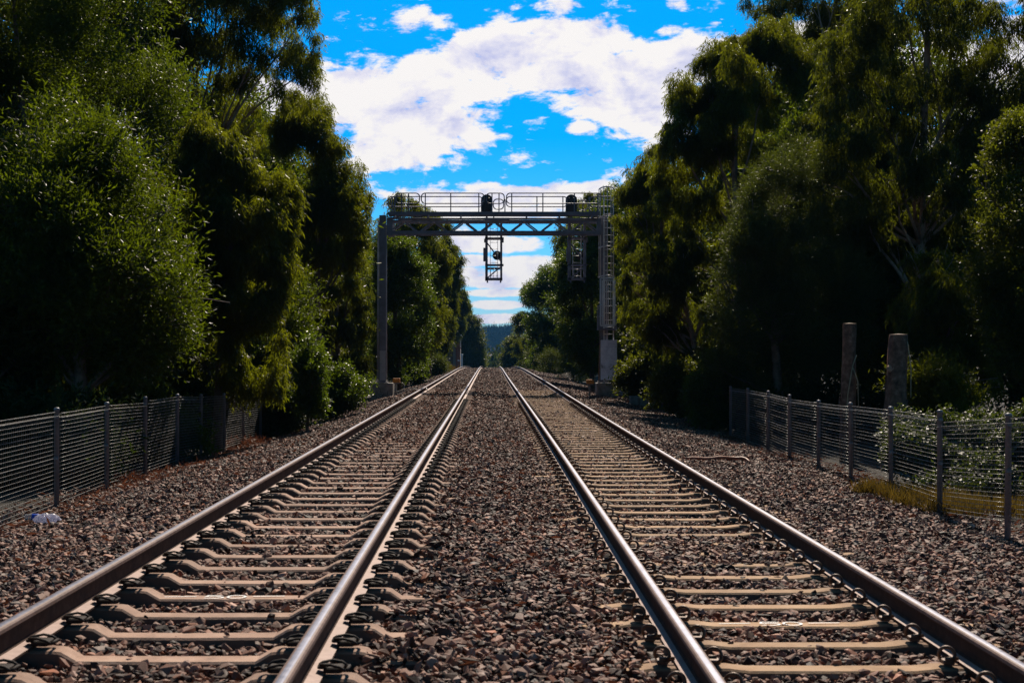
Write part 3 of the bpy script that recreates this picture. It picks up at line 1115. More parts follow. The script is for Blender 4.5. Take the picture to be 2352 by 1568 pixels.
    while z < lz1:
        mb.tube([(lx0, ly, z), (lx1, ly, z)], .018, 6); z += .30
    part(mb, 'ladder', [M['galv']])
    mb = MB()
    cx = (gx(1378) + gx(1411)) / 2; hw = (gx(1411) - gx(1377)) / 2
    hoops = [gz(433), gz(500), gz(569), gz(636)]
    for hz_ in hoops:
        pts = [(cx + hw * math.cos(R(a)), ly - .62 * math.sin(R(a)), hz_ + .06 * math.sin(R(a))) for a in range(0, 181, 15)]
        mb.tube(pts, .028, 6)
    for a in (0, 30, 60, 90, 120, 150, 180):
        p = (cx + hw * math.cos(R(a)), ly - .62 * math.sin(R(a)))
        mb.tube([(p[0], p[1], hoops[-1]), (p[0], p[1], hoops[0] + .06 * math.sin(R(a)))], .016, 5)
    part(mb, 'ladder_cage', [M['galv']])
    # lockable gate cage and its little platform
    mb = MB()
    gx0, gx1 = gx(1378.5), gx(1411)
    z0, z1 = gz(748), gz(639)
    gy = ly - .66
    for x in (gx0, gx1): mb.beam((x, gy, z0), (x, gy, z1), .062, .05)
    for z in (z0, z1): mb.beam((gx0, gy, z), (gx1, gy, z), .05, .062)
    for x in (gx0 + .08, gx1 - .08): mb.beam((x, gy - .03, z0 + .04), (x, gy - .03, z1 - .1), .04, .04)
    for z in (z0 + .04, z1 - .1): mb.beam((gx0 + .08, gy - .03, z), (gx1 - .08, gy - .03, z), .04, .04)
    for i in range(1, 5):
        x = gx0 + .08 + (gx1 - gx0 - .16) * i / 5
        mb.tube([(x, gy - .03, z0 + .04), (x, gy - .03, z1 - .1)], .016, 5)
    for (x, zc) in ((gx0, gz(702)), (gx1, gz(702)), (gx0, gz(726)), (gx1, gz(726))): mb.tube([(x - .06, gy - .05, zc - .02), (x + .06, gy - .02, zc + .02)], .018, 6)
    part(mb, 'cage_gate', [M['galv']])
    mb = MB()
    px0, px1 = gx(1373), gx(1416)
    zp0 = gz(756)
    mb.box(((px0 + px1) / 2, ly - .35, zp0), (px1 - px0, .72, .07))
    for x in (px0 + .02, px1 - .02):
        mb.beam((x, ly - .68, zp0), (x, ly - .68, gz(702)), .04, .04); mb.beam((x, ly - .04, zp0), (x, ly - .04, gz(702)), .04, .04)
        mb.beam((x, ly - .68, gz(702)), (x, ly - .04, gz(702)), .03, .03); mb.beam((x, ly - .68, gz(726)), (x, ly - .04, gz(726)), .03, .03)
    part(mb, 'ladder_platform', [GP])
    mb = MB()
    ax0, ax1 = gx(1381), gx(1418.5)
    mb.box(((ax0 + ax1) / 2, ly - .10, (gz(780.5) + gz(872.5)) / 2), (ax1 - ax0, .05, gz(780.5) - gz(872.5)), bev=.008)
    panel = part(mb, 'climbing_guard', [M['scuffed_panel']])
    mb = MB()
    mb.box((ax0 + .05, ly - .145, gz(841)), (.02, .04, .14))
    part(mb, 'handle', [M['signal_black']], panel)
    mb = MB()
    mb.tube([(gx(1377), ly - .02, -.02), (gx(1377.5), ly - .05, .9), (gx(1380), ly - .02, 1.9), (gx(1379), ly, gz(760))], .022, 6)
    part(mb, 'conduit', [M['timber']])

    # hung signals: frame, ladder, round lamp, and the oval backboard above the walkway
    def signal(px0, px1, board0, board1, label):
        s = empty('hanging_signal', (gx((px0 + px1) / 2), GD + 1.0, gz(545)))
        tag(s, label, 'signal', 'signals hung on the gantry')
        iv = Matrix.Translation(-Vector(s.location))

        def sp(mb, name, mat):
            o = mb.build(name, mat, s); o.data.transform(iv); return o
        a, b_ = gx(px0), gx(px1)
        yf, yb = GD + .93, GD + 1.5
        mb = MB()
        zt2, zb2 = gz(500), gz(641)
        for y in (yf, yb):
            mb.beam((a + .06, y, zb2), (a + .06, y, zt2), .11, .06); mb.beam((b_ - .05, y, zb2), (b_ - .05, y, zt2), .09, .06)
            mb.beam((a, y, zb2 + .06), (b_, y, zb2 + .06), .06, .09, upv=(0, 0, 1))
            mb.beam((a, y, gz(605)), (b_ + .05, y, gz(605)), .06, .06)
            mb.beam((a - .01, y, gz(543)), (b_ + .06, y, gz(543)), .06, .07)
        for z in (zb2 + .06, gz(610), gz(600), gz(543)):
            for x in (a + .06, b_ - .05): mb.beam((x, yf, z), (x, yb, z), .05, .05)
        mb.beam((a + .10, yf, gz(555)), (b_ - .06, yf, gz(598)), .05, .05)
        mb.beam((b_ - .08, yf, gz(610)), (a + .09, yf, gz(636)), .05, .05)
        mb.beam((a + .10, yb, gz(612)), (b_ - .1, yb, gz(612)), .05, .10)
        for x in (a + .10, b_ - .08): mb.lathe((x, yf, zb2 - .06), [(.03, -.05), (.035, -.02), (.03, .05)], 8)
        mb.box((a - .03, yf + .1, gz(581)), (.10, .16, .58), bev=.01)
        mb.box((b_ + .02, yf, gz(549)), (.07, .1, .16)); mb.box((a - .02, yf, gz(549)), (.05, .1, .16))
        sp(mb, 'frame', M['gantry_paint'])
        mb = MB()
        l0, l1 = a + .22, b_ - .20
        for x in (l0, l1): mb.beam((x, yb - .15, zb2 + .08), (x, yb - .15, gz(498)), .022, .022)
        z = zb2 + .2
        while z < gz(500):
            mb.tube([(l0, yb - .15, z), (l1, yb - .15, z)], .012, 5); z += .29
        for i in range(1, 4):
            x = a + .1 + (b_ - a - .2) * i / 4
            mb.tube([(x, yf + .05, zb2 + .08), (x, yf + .05, gz(614))], .009, 5)
        sp(mb, 'ladder', M['galv'])
        mb = MB()
        hx, hz_ = gx((px0 + px1) / 2 + 8), gz(581)
        mb.lathe((hx, yb + .05, hz_), [(.20, 0), (.20, .03), (.12, .035)], 28, axis='y')
        mb.lathe((hx, yb - .12, hz_), [(.07, 0), (.10, .03), (.10, .17)], 20, axis='y')
        sp(mb, 'round_signal_head', M['signal_black'])
        mb = MB()
        bx0, bx1 = gx(board0, GD + 1.2), gx(board1, GD + 1.2)
        bz0, bz1 = gz(495, GD + 1.2), gz(446.5, GD + 1.2)
        rr = (bx1 - bx0) / 2; cxx = (bx0 + bx1) / 2
        out = [(cxx + rr * math.cos(R(t)), bz1 - rr + rr * math.sin(R(t))) for t in range(0, 181, 12)] + [(cxx + rr * math.cos(R(t)), bz0 + rr * .35 + rr * .35 * math.sin(R(t))) for t in range(180, 361, 20)]
        mb.prism(out, GD + 1.2, GD + 1.23)
        mb.box((cxx, GD + 1.10, (bz0 + bz1) / 2), (.26, .18, .62), bev=.03)
        mb.tube([(cxx, GD + 1.1, gz(497)), (cxx, GD + 1.1, bz0 + .2)], .04, 8)
        sp(mb, 'oval_signal_board', M['signal_black'])
    signal(1114, 1154.5, 1104.5, 1131.5, 'hanging signal frame seen against bright cloud, in the middle of the gantry span')
    signal(1308, 1350, 1299, 1325.5, 'hanging signal frame in front of dark trees, next to the ladder column')
    return root

build_gantry()


def footing(x, w, d, top, bot, label, marks):
    mb = MB()
    mb.box((0, 0, (top + bot) / 2), (w, .95, top - bot), bev=.02)
    o = mb.build('concrete_footing', M['concrete_grey'])
    o.location = (x, d, 0)
    tag(o, label, 'footing')
    if marks:   # scrawled black paint
        mk = MB()
        rg = random.Random(4)
        def scr(pts, w_=.018):
            for (xa, za), (xb, zb) in zip(pts[:-1], pts[1:]):
                dv = Vector((xb - xa, zb - za)); dv.normalize(); nn = Vector((-dv.y, dv.x)) * w_ / 2
                mk.add([(xa + nn.x, -.478, za + nn.y), (xa - nn.x, -.478, za - nn.y), (xb - nn.x, -.478, zb - nn.y), (xb + nn.x, -.478, zb + nn.y)], [(0, 1, 2, 3)])
        def at(px, py): return ((px - 298) / 297 * w, top - (py - 1190) / 230 * (top - bot) * .98)
        scr([at(245, 1220), at(262, 1245), at(285, 1255), at(275, 1280), at(315, 1280)])
        scr([at(248, 1300), at(290, 1300), at(312, 1318)]); scr([at(255, 1310), at(290, 1335), at(292, 1370)])
        scr([at(218, 1310), at(222, 1345)]); scr([at(375, 1275), at(380, 1265), at(368, 1310)]); scr([at(165, 1335), at(190, 1330)], .01)
        scr([at(305, 1330), at(315, 1300), at(330, 1305)]); scr([at(225, 1270), at(235, 1285)]); scr([at(170, 1215), at(200, 1215)], .012)
        mk.build('painted_scrawl', M['black_paint'], o)
    return o

footing(gx(877.5), .92, GD + .42, .05, -.95, 'grey concrete footing with black paint scrawls under the plain column', True)
footing(gx(1396), .90, GD + .62, .05, -.85, 'grey concrete footing under the ladder column, without paint', False)


def yellow_box(px, d, py_top, label, cable):
    root = empty('trackside_box', (gx(px, d), d, gz(py_top, d) - .18))
    tag(root, label, 'trackside box', 'orange boxes by the gantry')
    mb = MB(); mb.prism([(-.145, -.16), (.145, -.16), (.15, 0), (.12, .012), (-.12, .012), (-.15, 0)], -.11, .11)
    mb.build('box_lid', M['orange_plastic'], root).location = (0, 0, .16)
    mb = MB(); mb.box((0, 0, -.02), (.24, .18, .04)); mb.box((-.02, .03, -.34), (.08, .08, .62))
    mb.build('stand', M['concrete_grey'], root)
    if cable:
        mb = MB()
        mb.tube([(.14, 0, .0), (.24, -.02, .0), (.32, -.05, -.08), (.34, -.1, -.2), (.28, -.15, -.30), (.1, -.2, -.35), (-.02, -.25, -.37)], .013, 6)
        mb.build('cable', M['cable_white'], root)

yellow_box(910.5, 58, 868, 'orange trackside box with looping pale cable beside the scrawled footing', True)
yellow_box(1355, 58, 871, 'orange trackside box without a cable loop beside the ladder column', False)
mb = MB()
pts = []
for i in range(13):
    t = i / 12
    x = -3.75 + (XL - HG + 3.75) * t
    pts.append((x, 57.6 - 1.5 * t, float(ground_z(x, 57)) + .05 + .10 * math.sin(t * math.pi) ** 2))
pts.append((XL - HG - .05, 56.0, -.10)); pts.append((XL - HG + .06, 55.9, -.05)); pts.append((XL - HG + .10, 55.6, -.14))
mb.tube(pts, .016, 6)
tag(mb.build('bond_cable', M['cable_white']), 'thin pale cable running over the ballast to the outer rail', 'cable')


# ------------------------------------------------------------------ mesh fences
def fence(posts, label, seed):
    """posts: (x, y, ground z, height) in order; each post and each wire panel is a part"""
    rg = random.Random(seed)
    x0, y0, z0, h0 = posts[0]
    root = empty('mesh_fence', (x0, y0, z0))
    tag(root, label, 'fence', 'wire mesh fences beside the track')
    iv = Matrix.Translation((-x0, -y0, -z0))
    tops = []
    for i, (x, y, z, h) in enumerate(posts):
        mb = MB()
        lean = rg.uniform(-.012, .012)
        w = .0315
        mb.lathe((0, 0, 0), [(w, -.25), (w, h - .02), (w * 1.12, h - .018), (w * 1.12, h), (w * .8, h + .012), (.004, h + .016)], 14)
        mb.box((0, -.03, h - .10), (.05, .03, .03)); mb.box((0, -.03, h * .5), (.05, .03, .03))
        o = mb.build('fence_post', M['galv_post'], root)
        o.location = (x - x0, y - y0, z - z0)
        o.rotation_euler = (lean, lean * .6, 0)
        tops.append(h)
    for (xa, ya, za, ha), (xb, yb, zb, hb) in zip(posts[:-1], posts[1:]):
        mb = MB()
        A = Vector((xa, ya, 0)); B = Vector((xb, yb, 0)); L = (B - A).length
        d = (B - A) / L; nrm = Vector((d.y, -d.x, 0))
        A2 = A + d * .04; B2 = B - d * .04
        zlo_a, zlo_b = za + .05, zb + .05
        hgt = min(ha, hb) - .09
        rows = 22
        n = 7
        sag = rg.uniform(.001, .004); ph = rg.uniform(0, 6)
        def pt(t, k):
            base = zlo_a + (zlo_b - zlo_a) * t
            wav = sag * math.sin(t * math.pi * 2 + ph) * .3 - sag * .6 * math.sin(t * math.pi)
            bul = .006 * math.sin(t * math.pi) * math.sin(k * 1.3 + ph)
            if k <= rows: return A2 + (B2 - A2) * t + nrm * bul + Vector((0, 0, base + hgt * k / rows + wav))
            off = {rows + 1: (.045, -.045), rows + 2: (-.045, -.05)}[k]
            return A2 + (B2 - A2) * t + nrm * off[0] + Vector((0, 0, base + hgt + off[1] + wav))
        for k in range(rows + 3):
            mb.tube([pt(i / (n - 1), k) for i in range(n)], .0028 if k % 11 else .0036, 4, smooth=True)
        nv = int(L / .075)
        for i in range(nv + 1):
            t = i / nv
            seq = [pt(t, 0), pt(t, rows // 2), pt(t, rows - 2), pt(t, rows + 1), pt(t, rows), pt(t, rows + 2), pt(t, rows - 2)]
            mb.tube(seq, .0013, 3)
        o = mb.build('mesh_panel', M['wire'], root)
        o.data.transform(iv)


def posts_from(obs, H):
    out = []
    for px, top, bot in obs:
        tp, bt = top - VY, bot - VY
        B = H / (1 - tp / bt)
        d = F * B / bt
        out.append((d, (px - VX) / F * d, CAM_H - B))
    out.sort()
    return out


def smooth_posts(raw, H):
    """straighten the measured run with a gentle fit"""
    d = np.array([r[0] for r in raw]); x = np.array([r[1] for r in raw]); z = np.array([r[2] for r in raw])
    k = np.arange(len(d))
    cd = np.polyfit(k, d, 2); cx = np.polyfit(k, x, 1); cz = np.polyfit(k, z, 1)
    res = [(float(np.polyval(cx, i)), float(np.polyval(cd, i)), float(np.polyval(cz, i)), H) for i in range(-1, len(d))]
    return res

L_OBS = [(130, 938, 1165), (245, 925, 1118), (333, 912, 1090), (407, 906, 1062), (461, 906, 1048), (515, 904, 1033), (558, 901, 1020), (598, 900, 1010)]
R_OBS = [(2314.7, 951.3, 1209.2), (2158.6, 943.3, 1183), (2046.6, 935.4, 1140), (1955, 925.8, 1108), (1880, 920, 1081.8), (1813.7, 907.3, 1058.9), (1764, 898.5, 1034.7), (1718, 892, 1016), (1677.5, 887.5, 1002.7)]


def exact_posts(obs, dists, H):
    """posts at even distances, placed so that they stand where the photograph shows them"""
    out = []
    for (px, top, bot), d in zip(obs, dists):
        out.append([(px - VX) / F * d, d, CAM_H - (bot - VY) / F * d, (bot - top) / F * d])
    return out

raw_l = posts_from(L_OBS, 1.2)
dl = np.polyval(np.polyfit(np.arange(8), [r[0] for r in raw_l], 1), np.arange(8))
PL = exact_posts(L_OBS, dl, 1.2)
PL = [[2 * PL[0][0] - PL[1][0], 2 * PL[0][1] - PL[1][1], 2 * PL[0][2] - PL[1][2], PL[0][3]]] + PL
raw_r = posts_from(R_OBS, 1.2)
dr = np.polyval(np.polyfit(np.arange(9), [r[0] for r in raw_r], 1), np.arange(9))
PR = exact_posts(R_OBS, dr, 1.2)
PR = [[2 * PR[0][0] - PR[1][0], 2 * PR[0][1] - PR[1][1], 2 * PR[0][2] - PR[1][2], PR[0][3]]] + PR
print('LEFT', [[round(float(v), 2) for v in p] for p in PL])
print('RIGHT', [[round(float(v), 2) for v in p] for p in PR])
fence([tuple(float(v) for v in p) for p in PL], 'grey wire mesh fence with plastic litter at its foot', 5)
fence([tuple(float(v) for v in p) for p in PR], 'grey wire mesh fence with dry grass and brambles at its foot', 6)


# ------------------------------------------------------------------ litter and small trackside things
def gpt(px, py, z0=None):
    """the ground point seen at a measured place"""
    d = 12.0
    for _ in range(40):
        x = (px - VX) / F * d
        zz = float(ground_z(x, d))
        d = d * .5 + .5 * (CAM_H - zz) * F / max(py - VY, 1)
    x = (px - VX) / F * d
    return Vector((x, d, float(ground_z(x, d))))


def crumpled_bag(p):
    bm = bmesh.new()
    bmesh.ops.create_icosphere(bm, subdivisions=4, radius=.10)
    rg = np.random.default_rng(3)
    dirs = rg.normal(size=(26, 3)); dirs /= np.linalg.norm(dirs, axis=1)[:, None]
    amp = rg.uniform(-.035, .035, 26)
    for v in bm.verts:
        c = np.array(v.co[:]) / .10
        k = 1 + float(np.sum(amp * np.exp(9 * (dirs @ c - 1))) * 9)
        k += .06 * math.sin(c[0] * 17 + c[2] * 13) + .05 * math.sin(c[1] * 21 + c[0] * 9)
        v.co = Vector((c[0] * .115 * k, c[1] * .08 * k, max(c[2] * .062 * k + .045, 0)))
    me = bpy.data.meshes.new('plastic_bag'); bm.to_mesh(me); bm.free()
    me.materials.append(M['bag_film'])
    o = np_obj('plastic_bag', me)
    o.location = p + Vector((0, 0, .015))
    tag(o, 'crumpled whitish plastic bag lying on stones by the fence', 'bag')


def bottle(p, rz, tilt, mat_body, label, with_label):
    root = empty('plastic_bottle', p + Vector((0, 0, .045)), rz)
    tag(root, label, 'bottle')
    mb = MB()
    mb.lathe((0, 0, 0), [(.012, -.115), (.030, -.112), (.034, -.10), (.031, -.085), (.034, -.07), (.034, .03), (.030, .06), (.016, .085), (.013, .10)], 18, axis='x')
    b = mb.build('bottle_body', mat_body, root); b.rotation_euler = (0, tilt, 0)
    mb = MB()
    if with_label:
        mb.lathe((0, 0, 0), [(.0345, -.035), (.0353, -.033), (.0353, .033), (.0345, .035)], 18, axis='x')
        b2 = mb.build('wrapper', M['blue_label'], root)
        b2.rotation_euler = (0, tilt, 0)
    mb = MB()
    mb.lathe((.105, 0, 0), [(.015, -.012), (.016, 0), (.015, .012)], 14, axis='x')
    b3 = mb.build('cap', M['blue_label'] if with_label else M['red_cap'], root); b3.rotation_euler = (0, tilt, 0)

crumpled_bag(gpt(106, 1204))
bottle(gpt(81, 1196), R(5), 0, M['clear_plastic'], 'clear bottle with a blue wrapper lying beside the plastic bag', True)
bottle(gpt(13, 1202), R(60), R(-50), M['brown_plastic'], 'brownish clear bottle propped against the fence foot', False)

mb = MB()
a_ = gpt(1572, 1060); b_ = gpt(1690, 1057)
pp = [a_ + (b_ - a_) * (i / 8) + Vector((0, 0, .05 + .01 * math.sin(i * 1.4))) for i in range(9)]
pp += [b_ + Vector((.10, -.03, .045)), b_ + Vector((.16, -.09, .03)), b_ + Vector((.19, -.18, .0)), b_ + Vector((.20, -.26, -.04))]
mb.tube(pp, .028, 9)
tag(mb.build('orange_pipe', M['pipe_orange']), 'thin orange plastic pipe with a hooked end lying on the ballast', 'pipe')

for i, (pa, pb) in enumerate(((1447, 1464.5), (1467.5, 1485), (1487.5, 1505.5))):
    d = 53.0
    mb = MB()
    zb = float(ground_z(gx((pa + pb) / 2, d), d)) - .05
    mb.box((0, 0, 0), (gx(pb, d) - gx(pa, d), .5, .40), bev=.015)
    o = mb.build('concrete_block', M['concrete_grey'])
    o.location = (gx((pa + pb) / 2, d), d + .02 * i, gz(922, d))
    tag(o, ['plain concrete block of the trio nearest the ladder column', 'middle concrete block of the trio beside the ballast', 'concrete block of the trio with two bricks on top'][i], 'concrete block', 'concrete blocks below the ladder column')
for i, px in enumerate((1489, 1500)):
    d = 53.05
    mb = MB(); mb.box((0, 0, 0), (.17, .2, .075), bev=.008)
    o = mb.build('loose_brick', M['timber'])
    o.location = (gx(px, d), d, gz(922, d) + .2375 + .03)
    o.rotation_euler = (0, 0, R(12 - 30 * i))
    tag(o, ['loose brick lying near the middle of the last concrete block', 'loose brick lying at the outer end of the last concrete block'][i], 'brick', 'bricks on the concrete blocks')
mb = MB()
a_, b_ = gpt(1420, 905), gpt(1490, 912)
mb.beam(a_ + Vector((0, 0, .06)), Vector((b_.x, a_.y - .6, b_.z + .10)), .22, .05)
tag(mb.build('timber_plank', M['timber']), 'weathered plank lying on the shoulder beside the ladder footing', 'plank')


def stump(px, d, top, wpx, label, side_branch, seed):
    rg = random.Random(seed)
    x = gx(px, d); zb = float(ground_z(x, d)) - .1; zt2 = gz(top, d)
    root = empty('tree_stump', (x, d, zb))
    tag(root, label, 'stump', 'cut stumps behind the fence')
    r0 = wpx / 2 / F * d
    h = zt2 - zb
    nseg, n = 22, 22
    vs = []
    wob = [rg.uniform(0, 6) for _ in range(4)]
    for i in range(nseg + 1):
        t = i / nseg
        lean = .10 * (1 - t) if side_branch else .04 * (1 - t)
        for j in range(n):
            a = 2 * math.pi * j / n
            r = r0 * (1.30 - .30 * t) * (1 + .07 * math.sin(a * 5 + wob[0] + t * 2) + .06 * math.sin(a * 9 + wob[1] + t * 5) + .04 * math.sin(t * 17 + wob[2] + a * 2))
            vs.append((-lean + r * math.cos(a), r * math.sin(a), t * h))
    fs = [(i * n + j, i * n + (j + 1) % n, (i + 1) * n + (j + 1) % n, (i + 1) * n + j) for i in range(nseg) for j in range(n)]
    mb = MB(); mb.add(vs, fs, 0, True)
    for k in range(10):   # peeling strips of bark
        a = rg.uniform(0, 6.28); z0 = rg.uniform(.05, .7) * h
        rr = r0 * 1.18
        mb.beam((rr * math.cos(a) - .05, rr * math.sin(a), z0), (rr * 1.02 * math.cos(a + .06) - .04, rr * 1.02 * math.sin(a + .06), z0 + rg.uniform(.2, .5)), .035, .012)
    mb.build('trunk', M['bark_stump'], root)
    mb = MB()
    mb.add([vs[nseg * n + j] for j in range(n)] + [(0, 0, h + .015)], [(j, (j + 1) % n, n) for j in range(n)])
    mb.build('cut_top', M['cut_wood'], root)
    if side_branch:
        mb = MB(); mb.tube([(-r0 * .5, 0, h * .74), (-r0 * 1.15, -.10, h * .765)], [.085, .07], 12)
        mb.build('branch_stub', M['cut_wood'], root)
    mb = MB()
    if not side_branch:
        mb.tube([(r0 * .9, -r0, h * .78), (r0 * .2, -r0 * 1.2, h * .70), (-r0 * .6, -r0 * 1.3, h * .5), (-r0 * .7, -r0 * 1.3, h * .4), (-r0 * 1.0, -r0 * 1.3, h * .32)], .012, 5)
        mb.tube([(r0 * .2, -r0 * 1.2, h * .70), (r0 * 1.1, -r0, h * .6), (r0 * 1.3, -r0 * .8, h * .42)], .010, 5)
    else:
        mb.tube([(r0 * .7, -r0 * 1.1, h * .95), (r0 * 1.2, -r0 * .8, h * .75), (r0 * 1.1, -r0, h * .55)], .010, 5)
    mb.build('vine', M['vine'], root)

stump(1951, 27.0, 743, 28, 'slimmer cut tree stump with a looping vine behind the fence', False, 1)
stump(2064, 25.6, 768, 40, 'thicker cut tree stump with a sawn side branch behind the fence', True, 2)


def sign_post():
    d = 93.0
    x = gx(988.5, d); zb = float(ground_z(x, d)) - .2
    root = empty('marker_post', (x, d, zb))
    tag(root, 'dark wooden marker post with a small white plate reading 0', 'marker post')
    h = gz(799, d) - zb
    mb = MB(); mb.box((0, 0, h / 2 - .1), (.14, .12, h - .2), bev=.01)
    mb.build('post', M['bark'], root)
    mb = MB(); mb.box((-.06, -.075, h - .17), (.34, .02, .32))
    pl = mb.build('plate', M['white_paint'], root)
    mb = MB()
    pts = [(-.06 + .06 * math.cos(a), -.088, h - .17 + .10 * math.sin(a)) for a in [i * math.pi / 10 for i in range(20)]]
    mb.tube(pts, .022, 5, closed=True)
    mb.build('numeral', M['black_paint'], pl)
sign_post()


def brick_hut():
    d = 236.0
    x0, x1 = gx(1005, d), gx(1057, d)
    zb = float(zt(d)) - .4
    zt2 = gz(772, d)
    root = empty('brick_building', ((x0 + x1) / 2, d, zb))
    tag(root, 'dark red brick building with an arched doorway by the far bend', 'building')
    iv = Matrix.Translation((-(x0 + x1) / 2, -d, -zb))
    def part(mb, n, m):
        o = mb.build(n, m, root); o.data.transform(iv); return o
    mb = MB(); mb.box(((x0 + x1) / 2, d + 3, (zb + zt2) / 2), (x1 - x0, 6, zt2 - zb)); part(mb, 'wall', M['brick'])
    mb = MB()
    pil = gx(1052, d)
    mb.box((pil, d - .12, (zb + gz(800, d)) / 2), (.75, .5, gz(800, d) - zb)); mb.box((pil, d - .12, gz(775, d)), (.5, .4, gz(752, d) - gz(798, d)))
    mb.box((pil, d - .12, gz(799, d)), (.95, .7, .22))
    part(mb, 'pillar', M['brick'])
    mb = MB(); mb.prism([(x0 - .3, zt2), (x1 + .3, zt2), (x1 - .2, zt2 + .5), ((x0 + x1) / 2, zt2 + 1.4), (x0 + .2, zt2 + .5)], d - .3, d + 6.3); part(mb, 'roof', M['galv'])
    cx = gx(1031, d); w = .7
    out = [(cx - w, zb + .05), (cx + w, zb + .05)] + [(cx + w * math.cos(R(a)), gz(808, d) + w * math.sin(R(a))) for a in range(0, 181, 15)]
    mb = MB(); mb.prism(out, d - .05, d + .02); part(mb, 'arched_door', M['bark'])
brick_hut()
mb = MB()
d_ = 228.0
xx = gx(1061, d_)
mb.box((0, 0, 1.1), (.22, .2, 3.4), bev=.03); mb.lathe((0, 0, 2.9), [(.16, -.12), (.2, 0), (.12, .14)], 12); mb.box((-.35, 0, 2.0), (.7, .12, .14))
o_ = mb.build('white_post', M['white_paint'])
o_.location = (xx, d_, float(zt(d_)) - .4)
tag(o_, 'slim white post standing beside the brick building', 'post')


# ------------------------------------------------------------------ vegetation
def unit(v):
    return v / np.maximum(np.linalg.norm(v, axis=-1, keepdims=True), 1e-9)


def leaf_quads(P, D, L, W, rg, upward=0.0):
    """narrow folded leaves: foot P, direction D, length L, width W"""
    n = len(P)
    ref = rg.normal(size=(n, 3))
    if upward > 0: ref = ref * (1 - upward) + np.array([0, 0, 2.0]) * upward
    S = unit(np.cross(D, ref))
    N = np.cross(S, D)
    bend = (rg.normal(0, .12, n) * L)[:, None]
    mid = P + D * (L * .45)[:, None] + N * bend
    a = P; b = mid + S * (W / 2)[:, None]; c = P + D * L[:, None] + N * (bend * .2); e = mid - S * (W / 2)[:, None]
    V = np.stack([a, b, c, e], 1).reshape(-1, 3)
    return V


STYLE = {
    # leaf length, width, leaves per twig, twig length, droop (1 hanging, -1 upright), spread
    'euc':     dict(L=.155, W=.0235, k=8, tw=.32, droop=.80, spread=.55),
    'wattle':  dict(L=.095, W=.026, k=9, tw=.50, droop=-.30, spread=.75, up=.3),
    'gloss':   dict(L=.085, W=.036, k=8, tw=.30, droop=-.15, spread=.9, up=.4),
    'bramble': dict(L=.055, W=.040, k=5, tw=.18, droop=.1, spread=1.1, up=.75),
    'needle':  dict(L=.10, W=.012, k=12, tw=.34, droop=-.6, spread=.55),
}


def make_leaves(clumps, style, total, seed, ls=1.0, shell=.62, sprays=True):
    """clumps: array rows (x, y, z, rx, ry, rz); returns vertices of leaf quads"""
    rg = np.random.default_rng(seed)
    st = STYLE[style]
    C = np.asarray(clumps, float)
    if sprays:
        # break every lump into separate sprays of unequal size, leaving gaps between them, with a thin core
        k_ = 8
        cc = np.repeat(C, k_, axis=0)
        m_ = len(cc)
        uu = unit(rg.normal(size=(m_, 3))); uu[:, 2] = np.abs(uu[:, 2]) * .35 + uu[:, 2] * .65
        rr_ = rg.uniform(.35, 1.08, m_)
        sz = rg.uniform(.16, .50, m_) * rg.choice([.7, 1.0, 1.15], m_)
        sub = cc.copy()
        sub[:, :3] = cc[:, :3] + uu * rr_[:, None] * cc[:, 3:6]
        stretch = 1.5 if st['droop'] > .5 else 1.0
        sub[:, 3] = cc[:, 3] * sz; sub[:, 4] = cc[:, 4] * sz; sub[:, 5] = cc[:, 5] * sz * stretch
        core = C.copy(); core[:, 3:6] *= .72
        C = np.concatenate([sub, core]); shell = .35
    w = C[:, 3] * C[:, 5]
    if sprays: w[len(sub):] *= .30
    w = w / w.sum()
    nt = max(1, int(total / st['k']))
    ci = rg.choice(len(C), nt, p=w)
    u = unit(rg.normal(size=(nt, 3)))
    rad = shell + (1 - shell) * rg.random(nt) ** .7
    inner = rg.random(nt) < .28
    rad = np.where(inner, rg.random(nt) ** .5 * .8, rad)
    off = u * rad[:, None] * C[ci, 3:6]
    O = C[ci, :3] + off
    out = unit(off + 1e-6)
    tw = st['tw'] * ls * rg.uniform(.6, 1.3, nt)
    if st['droop'] > .5:
        tdir = unit(out * .35 + rg.normal(0, .25, (nt, 3)) + np.array([0, 0, -st['droop']]))
    else:
        tdir = unit(out * .75 + rg.normal(0, .42, (nt, 3)) + np.array([0, 0, -st['droop']]))
    k = st['k']
    t = (np.arange(k)[None, :] + rg.random((nt, k))) / k
    P = O[:, None, :] + tdir[:, None, :] * (t * tw[:, None])[:, :, None]
    if st['droop'] > .5:
        D = unit(tdir[:, None, :] * .4 + rg.normal(0, st['spread'], (nt, k, 3)) * np.array([1, 1, .45]) + np.array([0, 0, -.75]))
    else:
        D = unit(tdir[:, None, :] * .9 + rg.normal(0, st['spread'], (nt, k, 3)))
    n = nt * k
    L = st['L'] * ls * rg.uniform(.65, 1.3, n); W = st['W'] * ls * rg.uniform(.75, 1.25, n)
    return leaf_quads(P.reshape(-1, 3), D.reshape(-1, 3), L, W, rg, st.get('up', 0.0))


def leaves_obj(name, V, mat, parent, origin):
    V = V - np.asarray(origin)[None]
    n = len(V) // 4
    me = np_mesh(name, V, np.arange(4 * n), np.full(n, 4), [mat])
    return np_obj(name, me, parent)


def in_poly(px, py, poly):
    n = len(poly); inside = np.zeros(len(px), bool)
    for i in range(n):
        x1, y1 = poly[i]; x2, y2 = poly[(i + 1) % n]
        c = ((y1 > py) != (y2 > py)) & (px < (x2 - x1) * (py - y1) / (y2 - y1 + 1e-12) + x1)
        inside ^= c
    return inside


